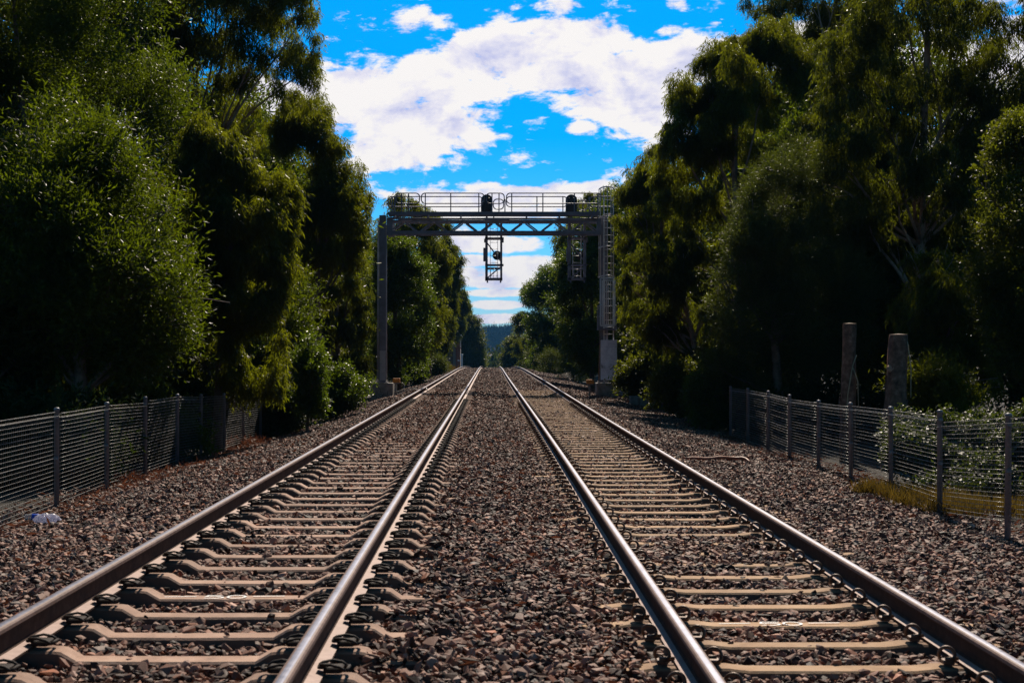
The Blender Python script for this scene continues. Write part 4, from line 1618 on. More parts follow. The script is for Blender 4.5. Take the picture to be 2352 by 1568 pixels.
def edge_dist(px, py, poly):
    best = np.full(len(px), 1e9)
    n = len(poly)
    for i in range(n):
        x1, y1 = poly[i]; x2, y2 = poly[(i + 1) % n]
        dx, dy = x2 - x1, y2 - y1
        t = np.clip(((px - x1) * dx + (py - y1) * dy) / (dx * dx + dy * dy + 1e-9), 0, 1)
        best = np.minimum(best, np.hypot(px - x1 - t * dx, py - y1 - t * dy))
    return best


def limb_path(a, b, rg, n=7, sag=.12):
    a, b = np.array(a), np.array(b)
    L = np.linalg.norm(b - a)
    j = rg.normal(0, sag * .35 * L / 2, 3); j2 = rg.normal(0, sag * .2 * L / 2, 3)
    pts = []
    for i in range(n):
        t = i / (n - 1)
        p = a + (b - a) * t
        p = p + np.array([0, 0, 1]) * math.sin(t * math.pi) * L * .06 + j * math.sin(t * math.pi) + j2 * math.sin(2 * t * math.pi)
        pts.append(tuple(p))
    return pts


def crown_tree(name, label, poly, d, thick, base, style, mat, total, seed, cr=(.5, .95), bark='bark', group=None, cat='tree',
               trunk_r=.13, limbs=14, ls=1.0, dense=2.0, trunk_top=None, sparse=0.0, flat=.8, shell=.62, grow=1.05, slope=0.0):
    """a tree with its own crown: lumps of foliage on limbs round a trunk, at its distance and with its own depth"""
    rg = np.random.default_rng(seed)
    cr = (cr[0] * .85, cr[1] * .85); dense = dense * 1.35; total = int(total * 1.15)
    mx_, my_ = sum(p[0] for p in poly) / len(poly), sum(p[1] for p in poly) / len(poly)
    poly = [(mx_ + (a - mx_) * grow, my_ + (b_ - my_) * grow) for a, b_ in poly]
    P = [((px - VX) / F * d, CAM_H + (VY - py) / F * d) for px, py in poly]
    xs = [p[0] for p in P]; zs = [p[1] for p in P]
    bx0, bx1, bz0, bz1 = min(xs), max(xs), min(zs), max(zs)
    area = .5 * abs(sum(P[i][0] * P[(i + 1) % len(P)][1] - P[(i + 1) % len(P)][0] * P[i][1] for i in range(len(P))))
    rm = .5 * (cr[0] + cr[1])
    want = max(5, int(area / (math.pi * rm * rm) * dense))
    cl = []; tries = 0
    while len(cl) < want and tries < 60:
        tries += 1
        m = want * 3
        x = rg.uniform(bx0, bx1, m); z = rg.uniform(bz0, bz1, m)
        r = rg.uniform(cr[0], cr[1], m)
        e = edge_dist(x, z, P); ok = in_poly(x, z, P) & (e > r * .50)
        for xi, zi, ri, ei in zip(x[ok], z[ok], r[ok], e[ok]):
            if len(cl) >= want: break
            half = min(thick, .35 + ei * 1.25)
            yi = d + rg.uniform(-1, 1) * half + slope * ((zi - bz0) / (bz1 - bz0) - .5)
            cl.append((xi, yi, zi, ri, ri, ri * flat * rg.uniform(.85, 1.2)))
    # small lumps that roughen the outline
    m = want * 5
    x = rg.uniform(bx0, bx1, m); z = rg.uniform(bz0, bz1, m)
    e = edge_dist(x, z, P); ok = in_poly(x, z, P) & (e < cr[0] * 1.1) & (e > cr[0] * .10)
    for xi, zi in list(zip(x[ok], z[ok]))[:int(want * 1.5)]:
        ri = cr[0] * rg.uniform(.32, .7)
        cl.append((xi, d + rg.uniform(-.6, .6) + slope * ((zi - bz0) / (bz1 - bz0) - .5), zi, ri, ri, ri * 1.1))
    if not cl: return None
    C = np.array(cl)
    if sparse > 0:
        C = C[rg.random(len(C)) > sparse]
    bxx = gx(base, d)
    bz = float(ground_z(bxx, d))
    org = (bxx, d, bz)
    root = empty(name, org)
    tag(root, label, cat, group)
    V = make_leaves(C, style, total, seed + 100, ls, shell)
    leaves_obj('crown', V, mat, root, org)
    # trunk and limbs
    cz = float(np.median(C[:, 2])); ccx = float(np.median(C[:, 0]))
    top = (ccx, d, cz + (bz1 - cz) * .45) if trunk_top is None else (gx(trunk_top[0], d), d, gz(trunk_top[1], d))
    mb = MB()
    tp = limb_path((bxx, d, bz - .15), top, rg, 9, .06)
    rr = [trunk_r * (1.25 - .25 * min(i, 1)) * (1 - .80 * i / 8) + .012 for i in range(9)]
    mb.tube(tp, rr, 9)
    pick = rg.choice(len(C), min(limbs, len(C)), replace=False)
    for q in pick:
        c = C[q]
        j = int(np.argmin([abs((p[2]) - (bz + (c[2] - bz) * .62)) for p in tp]))
        j = min(max(j, 1), 8)
        r0 = max(rr[j] * .38, .014)
        pts = limb_path(tp[j], tuple(c[:3]), rg, 7, .3)
        mb.tube(pts, [r0 * (1 - .75 * i / 6) + .004 for i in range(7)], 6)
        for _ in range(2):
            k = rg.integers(2, 6)
            e2 = np.array(c[:3]) + rg.normal(0, 1, 3) * c[3] * .8
            mb.tube(limb_path(pts[k], tuple(e2), rg, 5, .4), [r0 * .35 * (1 - .6 * i / 4) + .003 for i in range(5)], 4)
    mb.build('trunk', M[bark], root).data.transform(Matrix.Translation((-org[0], -org[1], -org[2])))
    return root


LW, LE, LED, LG, LGL, LBR, LF = (M[k] for k in ('leaf_wattle', 'leaf_euc', 'leaf_euc_dark', 'leaf_grey', 'leaf_gloss', 'leaf_bramble', 'leaf_far'))

# ---- on the side of the litter-strewn fence
crown_tree('wattle_tree', 'broad bushy bright green wattle overhanging the fence with plastic litter',
           [(-20, 330), (30, 250), (90, 190), (180, 195), (225, 260), (290, 320), (350, 370), (420, 470), (470, 560), (495, 640), (478, 720), (440, 790), (390, 850), (330, 900), (240, 925), (130, 900), (40, 860), (-90, 860), (-160, 620), (-110, 420)],
           25, 2.2, 200, 'wattle', LW, 110000, 1, (.30, .80), grow=.88, ls=1.2, group='trees behind the littered fence')
crown_tree('wattle_tree', 'tall dark green wattle rising behind the bushy bright one to the top of the picture',
           [(-260, -160), (340, -160), (362, 40), (400, 150), (440, 230), (450, 320), (420, 420), (330, 360), (250, 300), (170, 220), (60, 230), (0, 300), (-60, 420), (-260, 420)],
           31, 2.8, 160, 'wattle', LW, 115000, 2, (.45, 1.05), ls=1.2, group='trees behind the littered fence')
crown_tree('eucalyptus_tree', 'tallest drooping eucalyptus behind the littered fence, its edge against blue sky',
           [(340, -170), (700, -170), (690, -40), (715, 30), (730, 110), (728, 190), (735, 230), (700, 260), (655, 250), (610, 185), (580, 195), (600, 300), (560, 340), (480, 370), (400, 360), (360, 260), (340, 100)],
           44, 2.8, 520, 'euc', LE, 130000, 3, (.5, 1.0), bark='bark_pale', group='trees behind the littered fence', trunk_top=(390, -40), trunk_r=.17)
crown_tree('eucalyptus_tree', 'weeping eucalyptus with sunlit yellow-green hanging edge above the end of the littered fence',
           [(430, 330), (470, 290), (520, 300), (560, 340), (610, 350), (650, 385), (668, 430), (664, 520), (652, 580), (662, 660), (664, 780), (650, 850), (610, 890), (540, 880), (500, 760), (450, 640), (430, 480)],
           31, 1.6, 500, 'euc', LE, 125000, 4, (.4, .75), group='trees behind the littered fence')
crown_tree('eucalyptus_tree', 'rounded eucalyptus stepping down toward the plain gantry column',
           [(620, 230), (700, 165), (738, 200), (758, 255), (768, 315), (798, 340), (826, 380), (846, 420), (852, 480), (842, 550), (838, 640), (820, 680), (760, 720), (700, 770), (670, 820), (650, 700), (640, 450)],
           47, 2.4, 730, 'euc', LE, 130000, 5, (.55, 1.05), grow=.97, group='trees behind the littered fence')
crown_tree('eucalyptus_tree', 'lower dark eucalyptus beside the scrawled footing',
           [(690, 690), (740, 640), (800, 620), (835, 640), (846, 720), (846, 800), (840, 870), (800, 890), (730, 890), (690, 860)],
           54, 2.0, 780, 'euc', LED, 60000, 6, (.45, .8), grow=.96, group='trees behind the littered fence')
crown_tree('understorey_tree', 'dark understorey tree in the shade behind the bushy bright wattle',
           [(380, 560), (520, 600), (640, 640), (700, 640), (700, 940), (560, 950), (380, 940), (250, 930), (150, 800)],
           40, 3.0, 500, 'wattle', LW, 70000, 7, (.6, 1.0), ls=1.3, group='trees behind the littered fence')
# ---- shrubs along that side
crown_tree('sapling', 'slim upright sapling standing just past the end of the littered fence',
           [(690, 800), (705, 775), (720, 780), (735, 830), (738, 900), (725, 950), (700, 955), (684, 900)],
           35, .5, 704, 'gloss', LGL, 16000, 8, (.16, .28), trunk_r=.03, limbs=6, cat='sapling')
crown_tree('shrub', 'sprawling glossy ivy-covered bush at the far end of the littered fence',
           [(600, 890), (640, 872), (690, 890), (700, 930), (688, 975), (640, 1000), (600, 990)],
           36.5, .9, 640, 'bramble', LBR, 30000, 9, (.2, .38), trunk_r=.03, limbs=6, cat='shrub', ls=1.15)
crown_tree('shrub', 'bright green rounded shrub on the shoulder before the scrawled footing',
           [(730, 880), (760, 845), (800, 855), (825, 885), (828, 925), (800, 945), (750, 950), (728, 930)],
           41, .8, 775, 'gloss', LGL, 26000, 10, (.2, .4), trunk_r=.03, limbs=6, cat='shrub')
crown_tree('shrub', 'leafy shrub growing through the littered fence between its middle posts',
           [(340, 960), (370, 930), (410, 950), (450, 935), (480, 980), (470, 1035), (410, 1060), (345, 1065)],
           27.6, .5, 400, 'gloss', LGL, 9000, 11, (.16, .3), trunk_r=.02, limbs=5, cat='shrub')
crown_tree('shrub', 'glossy mid-green shrub hanging below the weeping eucalyptus',
           [(530, 740), (575, 700), (610, 730), (600, 800), (570, 860), (600, 890), (560, 900), (530, 860)],
           37.2, .7, 565, 'gloss', LGL, 20000, 12, (.2, .4), trunk_r=.03, limbs=6, cat='shrub')
crown_tree('shrub', 'large dark shrub filling the shade behind the near end of the littered fence',
           [(-200, 860), (60, 840), (250, 890), (380, 900), (420, 960), (380, 1060), (-200, 1100)],
           27.5, 1.0, 130, 'gloss', LED, 40000, 13, (.4, .7), trunk_r=.03, limbs=6, cat='shrub', ls=1.2)

crown_tree('shrub', 'black-green scrub right behind the wire beside the plastic litter',
           [(-300, 960), (-120, 935), (60, 945), (180, 930), (245, 960), (250, 1110), (100, 1140), (-300, 1170)],
           21.5, .7, 60, 'gloss', LF, 30000, 14, (.35, .6), trunk_r=.03, limbs=6, cat='shrub', ls=1.3)
crown_tree('shrub', 'black-green scrub behind the middle posts of the littered fence',
           [(260, 930), (340, 905), (470, 905), (600, 900), (600, 1000), (480, 1040), (350, 1080), (265, 1100)],
           37.5, .7, 430, 'gloss', LF, 30000, 15, (.35, .6), trunk_r=.03, limbs=6, cat='shrub', ls=1.3)
# ---- beyond the gantry on that side
crown_tree('eucalyptus_tree', 'bright flecked eucalyptus framed by the plain gantry column',
           [(862, 540), (900, 545), (940, 570), (975, 630), (990, 700), (985, 770), (970, 850), (905, 875), (862, 860)],
           68, 2.0, 915, 'gloss', LGL, 80000, 20, (.5, .95), ls=1.25, group='trees beyond the gantry on the plain column side')
crown_tree('eucalyptus_tree', 'eucalyptus topping the truss behind the plain column end of the walkway',
           [(872, 500), (890, 460), (915, 442), (950, 455), (972, 480), (985, 500), (1000, 488), (1030, 503), (1034, 560), (1026, 640), (1010, 760), (960, 820), (862, 800)],
           84, 2.4, 930, 'euc', LE, 100000, 21, (.6, 1.15), ls=1.4, group='trees beyond the gantry on the plain column side')
crown_tree('eucalyptus_tree', 'dark eucalyptus whose leafy tip stands against cloud between truss and far bend',
           [(980, 560), (1020, 530), (1045, 570), (1060, 610), (1066, 650), (1055, 690), (1045, 740), (1020, 800), (980, 820), (965, 700)],
           128, 2.6, 1005, 'euc', LED, 70000, 22, (.8, 1.5), ls=1.9, group='trees beyond the gantry on the plain column side')
crown_tree('eucalyptus_tree', 'small-leaved eucalyptus leaning over the brick building',
           [(1015, 640), (1045, 640), (1070, 665), (1080, 690), (1070, 720), (1062, 760), (1040, 775), (1010, 772)],
           232, 3.0, 1000, 'euc', LED, 45000, 23, (1.1, 2.0), ls=3.0, group='trees beyond the gantry on the plain column side')
crown_tree('eucalyptus_tree', 'far dark rounded tree where the tracks pass out of sight beside the brick building',
           [(1048, 735), (1072, 715), (1092, 735), (1108, 765), (1112, 800), (1112, 850), (1048, 850)],
           290, 4.0, 1085, 'gloss', LED, 45000, 24, (1.3, 2.4), ls=3.6, group='trees beyond the gantry on the plain column side')
crown_tree('shrub', 'dull green shrub behind the dark wooden marker post',
           [(985, 850), (992, 828), (1012, 822), (1020, 850), (1008, 880), (985, 885)],
           104, .8, 1002, 'needle', LG, 14000, 25, (.35, .6), ls=2.0, trunk_r=.03, limbs=4, cat='shrub')
crown_tree('shrub', 'bright shrub on the shoulder just beyond the plain gantry column',
           [(930, 845), (950, 815), (968, 830), (975, 860), (950, 880), (930, 880)],
           76, .8, 950, 'gloss', LGL, 16000, 26, (.3, .55), ls=1.4, trunk_r=.03, limbs=4, cat='shrub')

# ---- on the side of the ladder column
crown_tree('eucalyptus_tree', 'nearest tall eucalyptus behind the ladder column, hanging leaves over the ladder',
           [(1415, 480), (1420, 425), (1450, 400), (1466, 380), (1490, 340), (1535, 310), (1600, 400), (1600, 520), (1640, 640), (1650, 780), (1600, 820), (1540, 790), (1480, 760), (1440, 720), (1422, 640), (1412, 560)],
           57, 2.4, 1530, 'euc', LE, 130000, 30, (.5, 1.0), grow=.99, bark='bark_pale', group='trees on the ladder column side')
crown_tree('eucalyptus_tree', 'wide eucalyptus with stepped skyline between the ladder column and the dark bush',
           [(1500, 345), (1530, 300), (1522, 240), (1555, 195), (1585, 180), (1615, 105), (1650, 85), (1705, 95), (1740, 60), (1800, 45), (1850, 80), (1900, 160), (1900, 360), (1820, 460), (1720, 520), (1640, 600), (1560, 560)],
           46, 3.0, 1700, 'euc', LE, 190000, 31, (.6, 1.2), bark='bark_pale', group='trees on the ladder column side', trunk_r=.16)
crown_tree('eucalyptus_tree', 'high dark eucalyptus leaning out of the top of the picture behind the wide one',
           [(1712, 90), (1716, 10), (1735, -60), (1760, -170), (2060, -170), (2060, 60), (2000, 160), (1900, 120), (1800, 90)],
           53, 2.6, 1850, 'euc', LED, 100000, 32, (.6, 1.1), bark='bark_pale', group='trees on the ladder column side', trunk_r=.2)
crown_tree('eucalyptus_tree', 'open eucalyptus with pale forked trunk and bright cloud showing through its leaves',
           [(1880, 120), (1960, 20), (2020, -120), (2420, -160), (2480, 100), (2420, 270), (2300, 320), (2260, 460), (2200, 560), (2080, 560), (1960, 560), (1880, 480)],
           37, 2.6, 2125, 'euc', LED, 150000, 33, (.4, .85), bark='bark_pale', group='trees on the ladder column side', trunk_r=.15, limbs=22, dense=1.9, trunk_top=(2130, -60))
crown_tree('eucalyptus_tree', 'mid-height eucalyptus with a pale leaning fork above the dark bush',
           [(1780, 330), (1860, 260), (1960, 230), (2040, 260), (2080, 360), (2100, 480), (2060, 620), (1980, 600), (1860, 500), (1790, 440)],
           42, 2.0, 1960, 'euc', LED, 80000, 34, (.5, .95), bark='bark_pale', group='trees on the ladder column side', trunk_top=(1900, 260), trunk_r=.12, limbs=22)
crown_tree('wattle_tree', 'dark conical wattle in shade behind the first posts of the grassy fence',
           [(1790, 350), (1840, 345), (1890, 390), (1930, 480), (1980, 580), (2010, 680), (1985, 780), (1930, 860), (1860, 910), (1740, 930), (1660, 915), (1632, 820), (1650, 700), (1672, 590), (1715, 470), (1750, 400)],
           36.5, 1.8, 1800, 'needle', LG, 150000, 35, (.45, .85), group='trees on the ladder column side', ls=1.25)
crown_tree('eucalyptus_tree', 'dense dark tree at the picture edge behind the bramble mound',
           [(2255, 520), (2290, 330), (2340, 290), (2420, 250), (2560, 300), (2600, 900), (2380, 900), (2280, 820)],
           28, 2.0, 2420, 'gloss', LED, 80000, 36, (.5, .9), group='trees on the ladder column side')
crown_tree('eucalyptus_tree', 'young eucalyptus with sunlit hanging leaves beside the thicker stump',
           [(2070, 600), (2130, 560), (2200, 600), (2260, 700), (2300, 820), (2250, 900), (2140, 900), (2090, 840), (2080, 720)],
           31, 1.4, 2090, 'euc', LE, 50000, 37, (.35, .7), bark='bark_pale', group='trees on the ladder column side', limbs=20, dense=1.4, trunk_top=(2150, 680))
crown_tree('eucalyptus_tree', 'loose eucalyptus with bare pale twigs low behind the concrete blocks',
           [(1420, 640), (1480, 560), (1560, 560), (1640, 640), (1650, 760), (1600, 840), (1540, 820), (1450, 740)],
           46, 1.6, 1630, 'euc', LED, 50000, 38, (.45, .8), bark='bark_pale', group='trees on the ladder column side', limbs=26, dense=1.4)
crown_tree('shrub', 'low glossy shrub behind the grassy fence end post',
           [(1590, 900), (1620, 840), (1650, 800), (1680, 860), (1690, 940), (1670, 985), (1600, 970)],
           37, .8, 1640, 'gloss', LGL, 24000, 39, (.22, .42), trunk_r=.03, limbs=6, cat='shrub')
crown_tree('shrub', 'low dark scrub on the shoulder between the concrete blocks and the grassy fence',
           [(1500, 890), (1530, 850), (1580, 840), (1640, 860), (1670, 930), (1640, 975), (1560, 950), (1505, 925)],
           44, .8, 1590, 'gloss', LED, 26000, 44, (.25, .5), trunk_r=.03, limbs=5, cat='shrub', ls=1.3)
crown_tree('shrub', 'low dark scrub behind the trio of concrete blocks',
           [(1412, 880), (1430, 840), (1480, 825), (1530, 845), (1545, 900), (1500, 920), (1420, 905)],
           58, .8, 1480, 'gloss', LED, 26000, 45, (.3, .55), trunk_r=.03, limbs=5, cat='shrub', ls=1.5)
crown_tree('shrub', 'small pale flowering shrub behind the concrete blocks',
           [(1560, 880), (1580, 835), (1610, 850), (1615, 900), (1590, 925), (1560, 915)],
           48, .6, 1585, 'bramble', LBR, 12000, 40, (.2, .35), trunk_r=.03, limbs=4, cat='shrub', ls=1.3)
crown_tree('shrub', 'black-green scrub around the feet of the two cut stumps',
           [(1690, 930), (1800, 900), (1930, 900), (2080, 920), (2120, 960), (2100, 1080), (1960, 1080), (1780, 1030), (1690, 1000)],
           36.8, .7, 1880, 'gloss', LF, 34000, 43, (.35, .6), trunk_r=.03, limbs=6, cat='shrub', ls=1.3)
crown_tree('bramble_bush', 'bramble mound of glossy leaves behind the near end of the grassy fence',
           [(2040, 1060), (2080, 1000), (2150, 970), (2240, 960), (2330, 985), (2440, 960), (2500, 1180), (2300, 1200), (2160, 1165), (2060, 1110)],
           20.4, .7, 2240, 'bramble', LBR, 110000, 41, (.24, .42), trunk_r=.02, limbs=8, cat='bush', group=None, flat=.7, slope=3.2, dense=2.6)
crown_tree('shrub', 'loose light green shrub between the thicker stump and the bramble mound',
           [(2080, 880), (2120, 850), (2170, 870), (2200, 930), (2180, 985), (2110, 985), (2080, 950)],
           27, .8, 2140, 'wattle', LE, 14000, 42, (.25, .45), trunk_r=.02, limbs=5, cat='shrub')

# ---- beyond the gantry on that side
crown_tree('eucalyptus_tree', 'bright eucalyptus filling the gap behind the second hanging signal',
           [(1285, 640), (1300, 560), (1330, 520), (1370, 470), (1405, 430), (1430, 470), (1420, 600), (1410, 760), (1395, 850), (1320, 850), (1290, 780)],
           74, 2.4, 1360, 'gloss', LGL, 110000, 50, (.55, 1.1), ls=1.35, group='trees beyond the gantry on the ladder column side')
crown_tree('eucalyptus_tree', 'eucalyptus rising behind the ladder end of the walkway',
           [(1278, 530), (1300, 500), (1335, 460), (1360, 440), (1395, 435), (1400, 600), (1340, 720), (1300, 700), (1282, 600)],
           100, 2.6, 1350, 'euc', LE, 80000, 51, (.7, 1.3), ls=1.6, group='trees beyond the gantry on the ladder column side')
crown_tree('eucalyptus_tree', 'rounded eucalyptus sloping down to the far bend behind the second signal',
           [(1212, 690), (1222, 645), (1248, 632), (1268, 605), (1290, 590), (1320, 620), (1325, 760), (1320, 850), (1240, 850), (1215, 790)],
           135, 3.2, 1275, 'gloss', LGL, 90000, 52, (.9, 1.7), ls=2.2, group='trees beyond the gantry on the ladder column side')
crown_tree('eucalyptus_tree', 'leafy eucalyptus at the far bend opposite the brick building',
           [(1178, 770), (1190, 735), (1204, 700), (1205, 665), (1228, 640), (1250, 660), (1256, 760), (1250, 850), (1190, 850)],
           205, 3.6, 1230, 'euc', LED, 60000, 53, (1.1, 2.1), ls=2.9, group='trees beyond the gantry on the ladder column side')
crown_tree('eucalyptus_tree', 'farthest low tree on the bend, a notch of hill showing above it',
           [(1150, 838), (1155, 810), (1166, 782), (1180, 772), (1196, 790), (1205, 850), (1150, 852)],
           280, 4.0, 1185, 'gloss', LED, 40000, 54, (1.2, 2.2), ls=3.5, group='trees beyond the gantry on the ladder column side')
for k, (px, d, lab) in enumerate(((1222, 150, 'greyish shrub on the reddish bank nearest the bend'), (1262, 122, 'greyish shrub on the shoulder a little before the bend'), (1316, 96, 'pale green shrub on the shoulder behind the orange box without cable'))):
    w = 20 + 6 * k
    crown_tree('shrub', lab, [(px - w, 858 + 4 * k), (px - w * .7, 822), (px, 806), (px + w * .8, 820), (px + w, 860 + 6 * k), (px, 872 + 6 * k)],
               d, .9, px, 'needle', LG, 14000, 60 + k, (.35, .6), ls=2.0 - .3 * k, trunk_r=.03, limbs=4, cat='shrub', group='shrubs on the shoulder beyond the gantry')


# ---- the wood behind: individual copies of a few shared trees
def wood_tree(style, mat, seed, h, w, n, ls):
    rg = np.random.default_rng(seed)
    cl = []
    for i in range(46):
        t = rg.random() ** .8
        z = h * (.18 + .80 * t)
        prof = math.sin(math.pi * min(1, .18 + .80 * t)) ** .6
        a = rg.uniform(0, 6.28); r = w * prof * math.sqrt(rg.random()) * .85
        rr = rg.uniform(.7, 1.3) * w / 3.2
        cl.append((r * math.cos(a), r * math.sin(a), z, rr, rr, rr * .85))
    C = np.array(cl)
    root = empty('background_tree')
    V = make_leaves(C, style, n, seed + 9, ls)
    leaves_obj('crown', V, mat, root, (0, 0, 0))
    mb = MB()
    tp = limb_path((0, 0, -.3), (rg.normal(0, .3), rg.normal(0, .3), h * .8), rg, 8, .05)
    rr = [.2 * (1 - .8 * i / 7) + .02 for i in range(8)]
    mb.tube(tp, rr, 8)
    for q in rg.choice(len(C), 14, replace=False):
        c = C[q]; j = int(np.clip(c[2] / h * 6, 1, 6))
        mb.tube(limb_path(tp[j], tuple(c[:3]), rg, 6, .3), [.07 * (1 - .7 * i / 5) for i in range(6)], 5)
    mb.build('trunk', M['bark'], root)
    return root

protos = [wood_tree('euc', LED, 201, 13, 3.6, 45000, 2.2), wood_tree('wattle', LW, 202, 10, 3.6, 45000, 2.4), wood_tree('gloss', LED, 203, 7, 3.4, 40000, 2.4)]
used = [False] * 3
WOOD = [  # kind, x, y, scale
    (0, -11.5, 44, 1.15), (1, -13.5, 33, 1.25), (2, -10.0, 30, .9), (0, -17, 38, 1.3), (1, -10.5, 56, 1.2), (2, -8.6, 49, .8), (0, -12, 68, 1.1), (2, -8.8, 64, .9), (1, -18, 54, 1.4), (2, -9.2, 37, .75),
    (0, -9.2, 82, .85), (1, -10.5, 98, .95), (2, -8.8, 96, .9), (2, -8.6, 116, .9), (0, -12, 120, .95), (1, -10, 144, .9), (2, -9.5, 165, 1.0), (0, -13, 180, 1.0), (2, -11, 208, 1.1), (1, -14.5, 232, 1.1),
    (0, -9.4, 74, .95), (0, -8.8, 104, .85), (1, -8.6, 88, .8), (2, -9.5, 26, .8), (2, -10, 32, 1.0),
    (0, 9.2, 78, .95), (0, 11.5, 60, 1.0), (0, 13.5, 64, 1.05), (1, 8.8, 92, .85), (0, 9.6, 118, .85), (0, 10, 146, .9),
    (0, 12.5, 66, 1.15), (1, 9.8, 70, 1.0), (2, 8.9, 62, .9), (1, 14.5, 54, 1.3), (2, 10.5, 46, .95), (2, 11.8, 40, .9), (1, 17, 46, 1.0), (2, 14.8, 37, .85), (2, 17.5, 42, 1.0), (1, 22, 48, 1.0), (2, 9.5, 54, .85), (2, 19.5, 36, .9),
    (0, 9.8, 86, .9), (2, 8.6, 84, .85), (1, 9.8, 108, .9), (2, 8.4, 104, .8), (0, 11, 130, .9), (2, 9, 128, .85), (1, 10.5, 156, .9), (2, 9.3, 176, .95), (0, 13, 196, .95), (2, 11, 222, 1.0)]
rw = random.Random(9)
KIND = ['drooping eucalyptus', 'bushy wattle', 'low dark tree']
for k, x, y, s in WOOD:
    o = protos[k] if not used[k] else copy_tree(protos[k])
    used[k] = True
    o.location = (x, y, float(ground_z(x, y)) - .1)
    o.rotation_euler = (0, 0, rw.uniform(0, 6.28))
    o.scale = (s, s, s * rw.uniform(.92, 1.05))
    side = 'plain column side' if x < 0 else 'ladder column side'
    zone = 'behind the near trees' if y < 61 else 'beyond the gantry'
    tag(o, 'dark %s in the wood, %s, %s' % (KIND[k], side, zone), 'tree', '%ss in the wood, %s, %s' % (KIND[k], side, zone))


# ---- far valley and ridge
def mass(name, label, n, gen, mat, seed, kind='stuff', cat='woods'):
    rg = np.random.default_rng(seed)
    V = gen(rg, n)
    m = len(V) // 4
    me = np_mesh(name, V, np.arange(4 * m), np.full(m, 4), [mat])
    tag(np_obj(name, me), label, cat, kind=kind)


def gen_pines(rg, n):
    out = []
    x = rg.uniform(-130, 190, n); y = rg.uniform(1700, 2130, n)
    h = rg.uniform(6.5, 12.5, n) * np.where(rg.random(n) < .12, 1.35, 1.0)
    z = ground_z(x, y)
    for i in range(n):
        k = 46
        t = rg.random(k)
        a = rg.uniform(0, 6.28, k)
        r = (1 - t) * h[i] * .21 + .15
        P = np.stack([x[i] + 0 * t, y[i] + 0 * t, z[i] + h[i] * (.06 + .94 * t)], 1)
        D = unit(np.stack([np.cos(a), np.sin(a), -.35 + .25 * rg.random(k)], 1))
        V = leaf_quads(P, D, r * 1.2 + .25, .22 * h[i] * (1.05 - t) * .62 + .25, rg)
        out.append(V)
    return np.concatenate(out)


def gen_valley(rg, n):
    x = rg.uniform(-60, 90, n); y = rg.uniform(420, 900, n)
    z = ground_z(x, y)
    h = rg.uniform(7, 12, n) + (x > 20) * 1.0
    out = []
    for i in range(n):
        k = 120
        u = unit(rg.normal(size=(k, 3))) * np.array([h[i] * .38, h[i] * .38, h[i] * .45]) * rg.uniform(.6, 1, (k, 1))
        P = np.array([x[i], y[i], z[i] + h[i] * .55]) + u
        D = unit(u + rg.normal(0, 3, (k, 3)))
        out.append(leaf_quads(P, D, rg.uniform(1.0, 1.9, k), rg.uniform(.7, 1.2, k), rg))
    return np.concatenate(out)

mass('pine_forest', 'dark bluish pine forest along the far ridge', 5200, gen_pines, M['leaf_pine'], 301)
mass('valley_woods', 'dark woods in the valley below the far ridge', 420, gen_valley, M['leaf_far'], 302)


# ---- grass and fallen leaves
def gen_litter(rg, n):
    """fallen leaves and twigs along the fence feet"""
    side = rg.random(n) < .68
    y = rg.uniform(12, 40, n)
    loose = rg.random(n) < .16
    y = np.where(loose, rg.uniform(6, 30, n), y)
    x = np.where(side, -5.25 - .012 * (y - 17) + rg.normal(0, .30, n), 5.55 + rg.normal(.1, .28, n))
    x = np.where(loose, np.where(rg.random(n) < .6, rg.uniform(-5.4, -3.1, n), rg.uniform(-.3, .8, n)), x)
    z = ground_z(x, y) + rg.uniform(.0, .035, n) + loose * .02
    D = unit(rg.normal(size=(n, 3)) * np.array([1, 1, .28]))
    return leaf_quads(np.stack([x, y, z], 1), D, rg.uniform(.05, .16, n), rg.uniform(.010, .035, n), rg)

mass('leaf_litter', 'reddish fallen leaves along the feet of both fences', 6500, gen_litter, M['litter_leaf'], 303, cat='leaf litter')


def gen_heaps(rg, n):
    out = []
    for (px, py, w, hgt, m) in ((565, 1022, .55, .16, 900), (300, 1108, .5, .07, 600), (430, 1062, .5, .08, 600), (1700, 1010, .6, .05, 400)):
        p = gpt(px, py)
        o = rg.normal(0, w * .5, (m, 2))
        z = rg.random(m) * hgt * np.exp(-(np.hypot(o[:, 0], o[:, 1]) / w) ** 2)
        P = np.stack([p.x + o[:, 0], p.y + o[:, 1], p.z + z], 1)
        out.append(leaf_quads(P, unit(rg.normal(size=(m, 3)) * np.array([1, 1, .6])), rg.uniform(.08, .24, m), rg.uniform(.012, .03, m), rg))
    return np.concatenate(out)

mass('dead_bracken', 'heaps of dry red bracken against the littered fence', 0, gen_heaps, M['litter_leaf'], 305, cat='bracken')


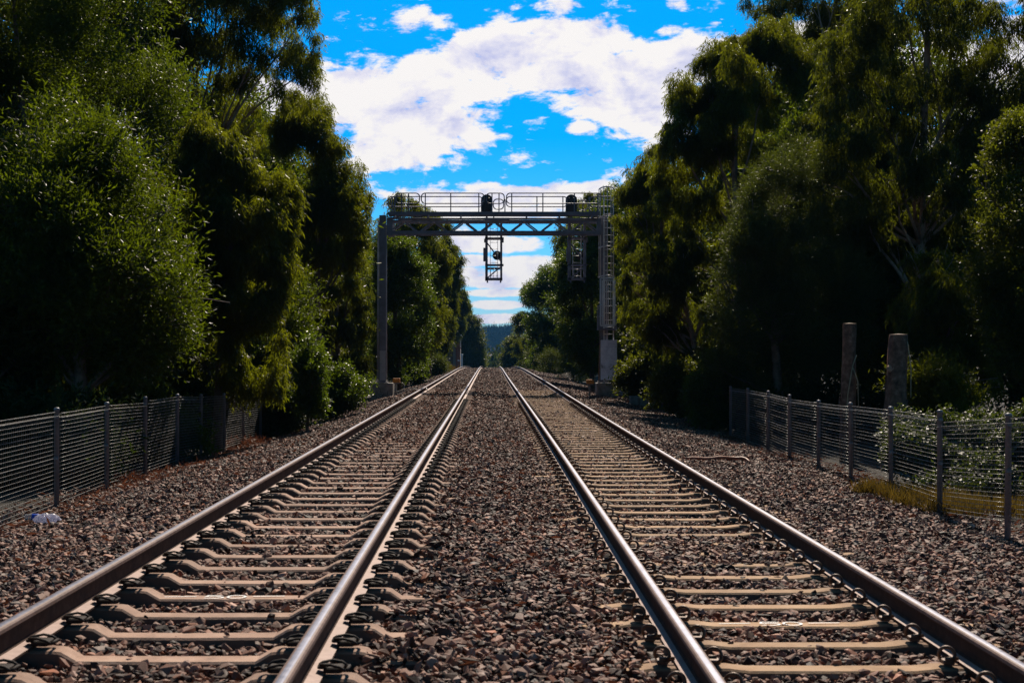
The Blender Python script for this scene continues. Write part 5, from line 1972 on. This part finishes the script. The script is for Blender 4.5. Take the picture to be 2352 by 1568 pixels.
def gen_grass(rg, n):
    out = []
    spots = ((1985, 1133, .22, .25, 500), (2030, 1140, .25, .3, 600), (2080, 1152, .25, .3, 600), (2130, 1168, .2, .3, 500), (2190, 1180, .2, .3, 500), (2250, 1172, .35, .5, 1100), (2330, 1186, .3, .5, 1200), (2400, 1190, .3, .5, 900), (2180, 1158, .3, .4, 600))
    for (px, py, sx, sy, m) in spots:
        p = gpt(px, py)
        tuft = rg.normal(0, 1, (max(3, m // 60), 2)) * np.array([sx * .75, sy * 1.1]); ti = rg.integers(0, len(tuft), m)
        x = p.x + tuft[ti, 0] + rg.normal(0, .05, m) + .12; y = p.y + tuft[ti, 1] + rg.normal(0, .05, m)
        P = np.stack([x, y, ground_z(x, y)], 1)
        D = unit(np.stack([rg.normal(0, .35, m), rg.normal(0, .35, m), np.ones(m)], 1))
        out.append(leaf_quads(P, D, rg.uniform(.07, .26, m), rg.uniform(.006, .012, m), rg))
    # orange tuft by the far bend
    m = 700
    x = gx(1017, 128) + rg.normal(0, .5, m); y = 128 + rg.normal(0, .6, m)
    P = np.stack([x, y, ground_z(x, y)], 1)
    out.append(leaf_quads(P, unit(np.stack([rg.normal(0, .4, m), rg.normal(0, .4, m), np.ones(m)], 1)), rg.uniform(.3, .8, m), rg.uniform(.03, .07, m), rg))
    return np.concatenate(out)

mass('dry_grass', 'yellow and orange dry grass tufts at the foot of the fence', 0, gen_grass, M['dry_grass'], 304, cat='grass')


# ------------------------------------------------------------------ air
def build_haze():
    mb = MB()
    mb.box((0, 1180, 22), (1800, 2460, 136))
    m = bpy.data.materials.new('haze_air'); m.use_nodes = True
    t = NT(m.node_tree); t.n.clear()
    v = t.n.new('ShaderNodeVolumePrincipled')
    v.inputs['Color'].default_value = (.12, .40, .80, 1)
    v.inputs['Density'].default_value = HAZE
    v.inputs['Anisotropy'].default_value = 0.0
    o = t.n.new('ShaderNodeOutputMaterial')
    t.l.new(v.outputs[0], o.inputs['Volume'])
    tag(mb.build('haze', m), 'thin blue haze toward the far ridge', 'haze', kind='stuff')

HAZE = 0.00011
build_haze()
